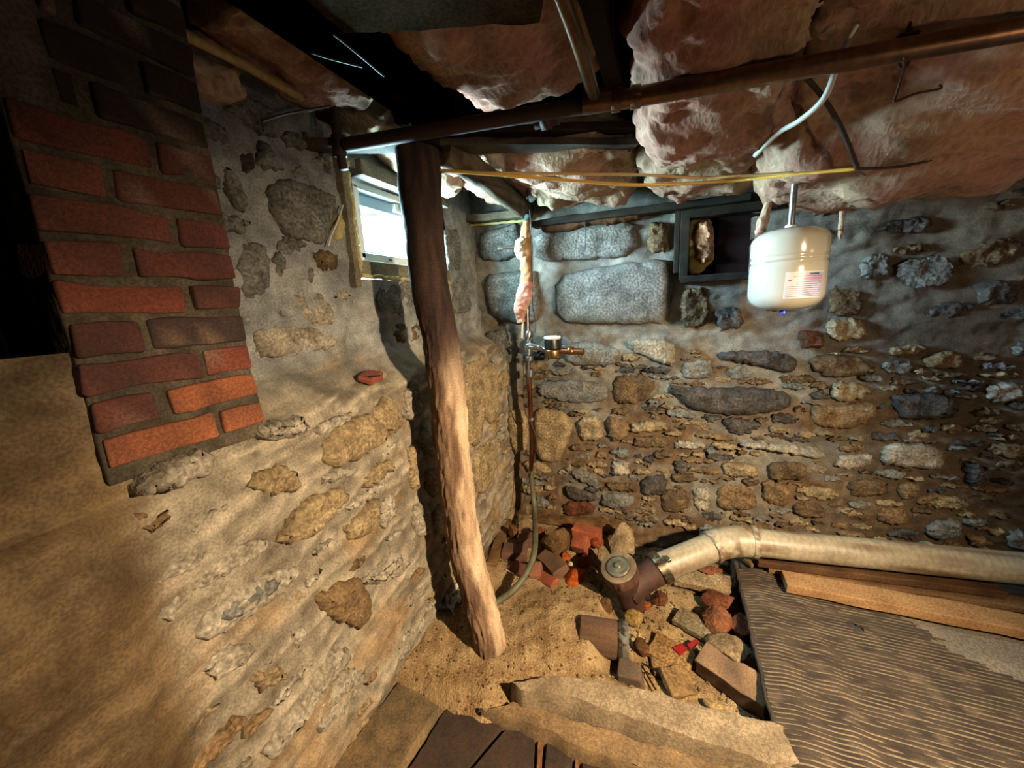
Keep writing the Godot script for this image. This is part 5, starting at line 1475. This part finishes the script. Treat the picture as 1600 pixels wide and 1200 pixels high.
func build_rug_and_lumber():
	var torn := P([0.770, -1.560, 0.815, -1.524, 0.840, -1.449, 0.887, -1.418, 0.929, -1.393, 1.018, -1.367, 1.417, -1.505, 1.350, -1.764, 0.979, -1.732])
	var x0 := 0.292
	var x1 := 1.45
	var z0 := -1.672
	var z1 := -0.62
	var pitch := 0.0142
	var pos := func(u: float, s: float) -> Vector3:
		var x := lerpf(x0, x1, u)
		var z := lerpf(z0, z1, s)
		var edge := 0.006 * n_mid.get_noise_2d(z * 2.0, 1.0)
		var ridge := 0.475 + 0.014 * n_big.get_noise_2d(z * 0.8, 5.0)
		var y := 0.052 + 0.007 * exp(-pow((x - ridge) / 0.03, 2.0)) - 0.012 * smoothstep(x0 + 0.06, x0, x) + 0.0015 * n_big.get_noise_2d(x, z)
		y += 0.007 * smoothstep(ridge, ridge - 0.12, x)
		# corded ribs across the pile
		var f := fposmod(z + 0.002 * n_big.get_noise_2d(x * 0.5, z * 0.5), pitch) / pitch
		y += 0.0032 * sin(PI * clampf(f / 0.72, 0, 1))
		return Vector3(x + edge * (1.0 - u), y, z)
	var col := func(p: Vector3) -> Color:
		var f := fposmod(p.z + 0.002 * n_big.get_noise_2d(p.x * 0.5, p.z * 0.5), pitch) / pitch
		var a := c(0.19, 0.15, 0.115).lerp(c(0.27, 0.22, 0.17), clampf(0.5 + n_mid.get_noise_2d(p.x, p.z) * 1.3, 0, 1))
		if f > 0.74 and n_mid.get_noise_2d(p.x * 0.8, p.z * 9.0) > -0.18:
			a = a.lerp(c(0.62, 0.54, 0.42), 0.7)
		var dust := clampf((n_mid.get_noise_2d(p.x * 0.8 + 3.0, p.z * 0.8) - 0.28) * 3.5, 0, 1)
		return a.lerp(c(0.46, 0.39, 0.31), dust * 0.5)
	var skip := func(p: Vector3) -> bool:
		var rib := floorf(p.z / pitch)
		var shift := 0.035 * n_fine.get_noise_1d(rib * 0.37) + 0.02 * n_fine.get_noise_2d(p.x, rib)
		if Geometry2D.is_point_in_polygon(Vector2(p.x + shift, p.z), torn):
			return true
		return Vector2(p.x - 0.615, (p.z + 1.46) * 1.3).length() < 0.02 + 0.012 * n_fine.get_noise_2d(p.x, p.z)
	var t := thing("carpet", "ribbed brown carpet with a torn edge draped over the slab right of the pit", "carpet", Vector3.ZERO)
	obj("pile", sheet(84, 600, pos, col, Vector3.UP, skip), "rug", t)
	var hem := PackedVector3Array()
	for k in 70:
		var s := k / 69.0
		var p: Vector3 = pos.call(0.0, s)
		hem.append(p + Vector3(-0.002, -0.008, 0))
	obj("hem", tube(hem, 0.008, 8, mottle(c(0.30, 0.25, 0.2), c(0.2, 0.16, 0.13))), "rug", t)
	# lumber along the wall
	var pine = mottle(c(0.68, 0.53, 0.37), c(0.56, 0.42, 0.28), 0.7)
	var pl := timber("plank", Vector3(0.436, 0.068, -1.591), Vector3(1.258, 0.068, -1.586), 0.088, 0.036, pine, self, 0.004)
	tag(pl, "clean pale pine plank lying on the torn carpet", "plank")
	var b2 := timber("plank", Vector3(0.356, 0.085, -1.684), Vector3(1.124, 0.085, -1.757), 0.07, 0.03, mottle(c(0.42, 0.31, 0.21), c(0.28, 0.2, 0.14)), self, 0.006)
	tag(b2, "dark weathered plank lying below the plastic drain pipe", "plank")
	var b3 := timber("plank", Vector3(0.396, 0.058, -1.692), Vector3(1.335, 0.058, -1.741), 0.07, 0.024, mottle(c(0.54, 0.41, 0.28), c(0.36, 0.27, 0.19)), self, 0.006)
	tag(b3, "rough brown board between the pine plank and the dark plank", "plank")
	var b4 := timber("wood_block", Vector3(0.335, 0.060, -1.767), Vector3(0.384, 0.060, -1.703), 0.11, 0.02, mottle(c(0.46, 0.38, 0.27), c(0.34, 0.28, 0.2)), self, 0.005)
	tag(b4, "short grey wood block at the carpet corner under the elbow", "wood block")
	var b5 := timber("lath_strip", Vector3(-0.732, 0.020, -1.383), Vector3(-0.833, -0.013, -1.800), 0.05, 0.02, mottle(c(0.52, 0.40, 0.26), c(0.36, 0.27, 0.18)), self, 0.004)
	tag(b5, "thin brown lath leaning in the wall corner behind the post", "lath")


# ------------------------------------------------------------------ cables

func cable(called: String, label: String, pts: Array, r: float, color, mat := "plastic", category := "cable", steps := 10):
	var o := obj(called, tube(spline(pts, steps), r, 10, color), mat)
	tag(o, label, category)


func build_cables():
	cable("cable", "lower yellow electric cable stretched behind the post", [Vector3(-0.753, 1.622, -1.080), Vector3(-0.547, 1.580, -1.100), Vector3(-0.325, 1.552, -1.200), Vector3(-0.094, 1.513, -1.250), Vector3(0.128, 1.515, -1.360), Vector3(0.285, 1.492, -1.300), Vector3(0.400, 1.475, -1.260)], 0.0045, c(0.74, 0.58, 0.26))
	cable("cable", "upper tan electric cable stretched behind the post", [Vector3(-0.762, 1.616, -1.090), Vector3(-0.515, 1.580, -1.120), Vector3(-0.305, 1.564, -1.200), Vector3(-0.094, 1.540, -1.250), Vector3(0.077, 1.533, -1.360), Vector3(0.285, 1.496, -1.300)], 0.0038, c(0.70, 0.56, 0.36))
	cable("cable", "white cable curling down between two insulation batts", [Vector3(0.339, 1.731, -1.149), Vector3(0.323, 1.700, -1.157), Vector3(0.317, 1.661, -1.168), Vector3(0.304, 1.615, -1.185), Vector3(0.274, 1.597, -1.235), Vector3(0.242, 1.597, -1.300), Vector3(0.209, 1.578, -1.392)], 0.0065, c(0.80, 0.80, 0.76))
	cable("conduit", "yellowish conduit slanting across the dark upper left ceiling", [Vector3(-0.865, 1.724, -0.443), Vector3(-0.880, 1.737, -0.550), Vector3(-0.882, 1.743, -0.684), Vector3(-0.882, 1.738, -0.827)], 0.0105, c(0.66, 0.54, 0.32), "pvc", "conduit")
	cable("cable", "short yellow cable lying against the slanting conduit end", [Vector3(-0.889, 1.753, -0.749), Vector3(-0.900, 1.763, -0.802), Vector3(-0.910, 1.765, -0.843)], 0.006, c(0.62, 0.5, 0.3), "pvc")
	cable("bracing_wire", "brown iron brace rod crossing in front of the huge sagging batt", [Vector3(0.025, 1.795, -1.032), Vector3(0.156, 1.746, -1.142), Vector3(0.277, 1.680, -1.222), Vector3(0.368, 1.597, -1.297), Vector3(0.437, 1.498, -1.359)], 0.0055, c(0.24, 0.18, 0.15), "rust", "wire")
	cable("bracing_wire", "faint brown wire pressed along the bottom of the huge sagging batt", [Vector3(0.431, 1.508, -1.359), Vector3(0.445, 1.496, -1.362), Vector3(0.561, 1.498, -1.411), Vector3(0.713, 1.531, -1.482)], 0.0035, c(0.26, 0.19, 0.15), "rust", "wire")
	cable("cable", "thin black cable running down beside the wrapped water pipe", [Vector3(-0.613, 1.754, -1.720), Vector3(-0.605, 1.604, -1.760), Vector3(-0.605, 1.411, -1.770), Vector3(-0.614, 1.208, -1.770), Vector3(-0.599, 1.087, -1.760), Vector3(-0.618, 1.026, -1.760), Vector3(-0.562, 0.982, -1.740), Vector3(-0.515, 0.962, -1.730)], 0.0025, c(0.06, 0.06, 0.06), "rubber")
	cable("cable", "thin dark wire trailing from the meter pipe to the pit", [Vector3(-0.674, 0.915, -1.770), Vector3(-0.679, 0.667, -1.770), Vector3(-0.621, 0.503, -1.760), Vector3(-0.687, 0.213, -1.750), Vector3(-0.745, 0.005, -1.700), Vector3(-0.713, -0.125, -1.620)], 0.002, c(0.16, 0.12, 0.1), "rubber")
	cable("cable", "thin dark cable along the left side of the girder", [Vector3(-0.648, 1.687, -0.647), Vector3(-0.631, 1.689, -0.683), Vector3(-0.603, 1.693, -0.734)], 0.0022, c(0.12, 0.13, 0.14), "rubber")
	cable("cable", "thin dark cable along the right side of the girder", [Vector3(-0.578, 1.692, -0.634), Vector3(-0.577, 1.689, -0.695), Vector3(-0.583, 1.690, -0.775)], 0.0022, c(0.12, 0.13, 0.14), "rubber")
	cable("cable", "thin black wire dangling from the splintered top plate", [Vector3(-0.373, 1.545, -1.840), Vector3(-0.371, 1.479, -1.840), Vector3(-0.375, 1.418, -1.840)], 0.002, c(0.1, 0.08, 0.07), "rubber")
	cable("cable", "pale cord hanging down the window casing", [Vector3(-0.940, 1.523, -0.982), Vector3(-0.945, 1.474, -0.957), Vector3(-0.945, 1.427, -0.924), Vector3(-0.945, 1.396, -0.907)], 0.0025, c(0.78, 0.80, 0.78), "cloth", "cord")
	cable("rod", "shiny thin rod lying under the braces above the brick pier", [Vector3(-0.930, 1.663, -0.745), Vector3(-0.901, 1.693, -0.797), Vector3(-0.838, 1.727, -0.876)], 0.004, c(0.4, 0.42, 0.45), "steel", "rod")


func build_litter():
	# two red scraps
	for a in [[P([0.037, -1.259, 0.065, -1.291, 0.088, -1.274, 0.062, -1.236]), "larger red plastic scrap lying on the flat tan stone"], [P([0.084, -1.287, 0.115, -1.326, 0.131, -1.320, 0.100, -1.276]), "smaller red plastic scrap right of the larger one"]]:
		var o := obj("plastic_scrap", pad(a[0], Vector3(0, -0.037, 0), Vector3.RIGHT, Vector3.BACK, Vector3.UP, 0.004, 0.002, 3.0, 0.003, c(0.46, 0.09, 0.09), 0, 0.3, 0.001), "plastic")
		tag(o, a[1], "scrap", "red scraps in the pit")
	# black ring on the dirt
	var at := Vector3(-0.869, 0.0, -0.972)
	var ring := PackedVector3Array()
	for k in 29:
		var a := TAU * k / 28.0
		ring.append(Vector3(cos(a) * 0.02, 0.012 + 0.008 * sin(a + 0.6), sin(a) * 0.016))
	var r := obj("rubber_ring", tube(ring, 0.005, 10, c(0.06, 0.06, 0.06)), "rubber")
	r.position = on_ground(at.x, at.z)
	tag(r, "small black ring lying on the dirt by the left wall", "ring")
	# crumpled plastic sheet behind the post
	var pv := func(u: float, s: float) -> Vector3:
		var q := Vector3(lerpf(-0.05, 0.06, u), 0, lerpf(-0.07, 0.07, s))
		q.y = 0.035 + 0.05 * n_mid.get_noise_2d(q.x * 1.5, q.z * 1.5) + 0.02 * n_fine.get_noise_2d(q.x, q.z)
		return q
	var pl := obj("plastic_sheet", sheet(28, 28, pv, func(_p): return c(0.62, 0.62, 0.64), Vector3.UP), "plastic")
	pl.position = Vector3(-0.815, 0.0, -1.151)
	tag(pl, "crumpled translucent plastic sheet on the dirt behind the post foot", "plastic sheet")
	# twigs
	for a in [[Vector3(-0.057, -0.040, -1.167), Vector3(0.001, -0.020, -1.130), "dark twig lying left of the thin tan tile"], [Vector3(-0.059, -0.050, -1.166), Vector3(-0.011, -0.050, -1.093), "second dark twig pointing at the concrete curb"], [Vector3(-0.663, 0.020, -1.388), Vector3(-0.616, 0.020, -1.372), "white stick on the pit brick beside the hose"]]:
		var o := obj("twig", tube(spline([a[0], a[0].lerp(a[1], 0.5) + Vector3(0, 0.004, 0.004), a[1]], 5), 0.003, 8, c(0.16, 0.11, 0.08) if not a[2].begins_with("white") else c(0.85, 0.8, 0.7)), "wood")
		tag(o, a[2], "twig")
	# nails in the left footing
	for a in [[Vector3(-0.800, 0.836, -0.902), "nail sticking out of the left wall beside the post shadow"], [Vector3(-0.800, 1.011, -0.877), "nail sticking out of the left ledge"]]:
		var o := obj("nail", tube(PackedVector3Array([a[0] + Vector3(-0.03, 0, 0), a[0] + Vector3(0.02, 0.004, 0.004)]), 0.0025, 8, c(0.22, 0.15, 0.11)), "rust")
		tag(o, a[1], "nail")
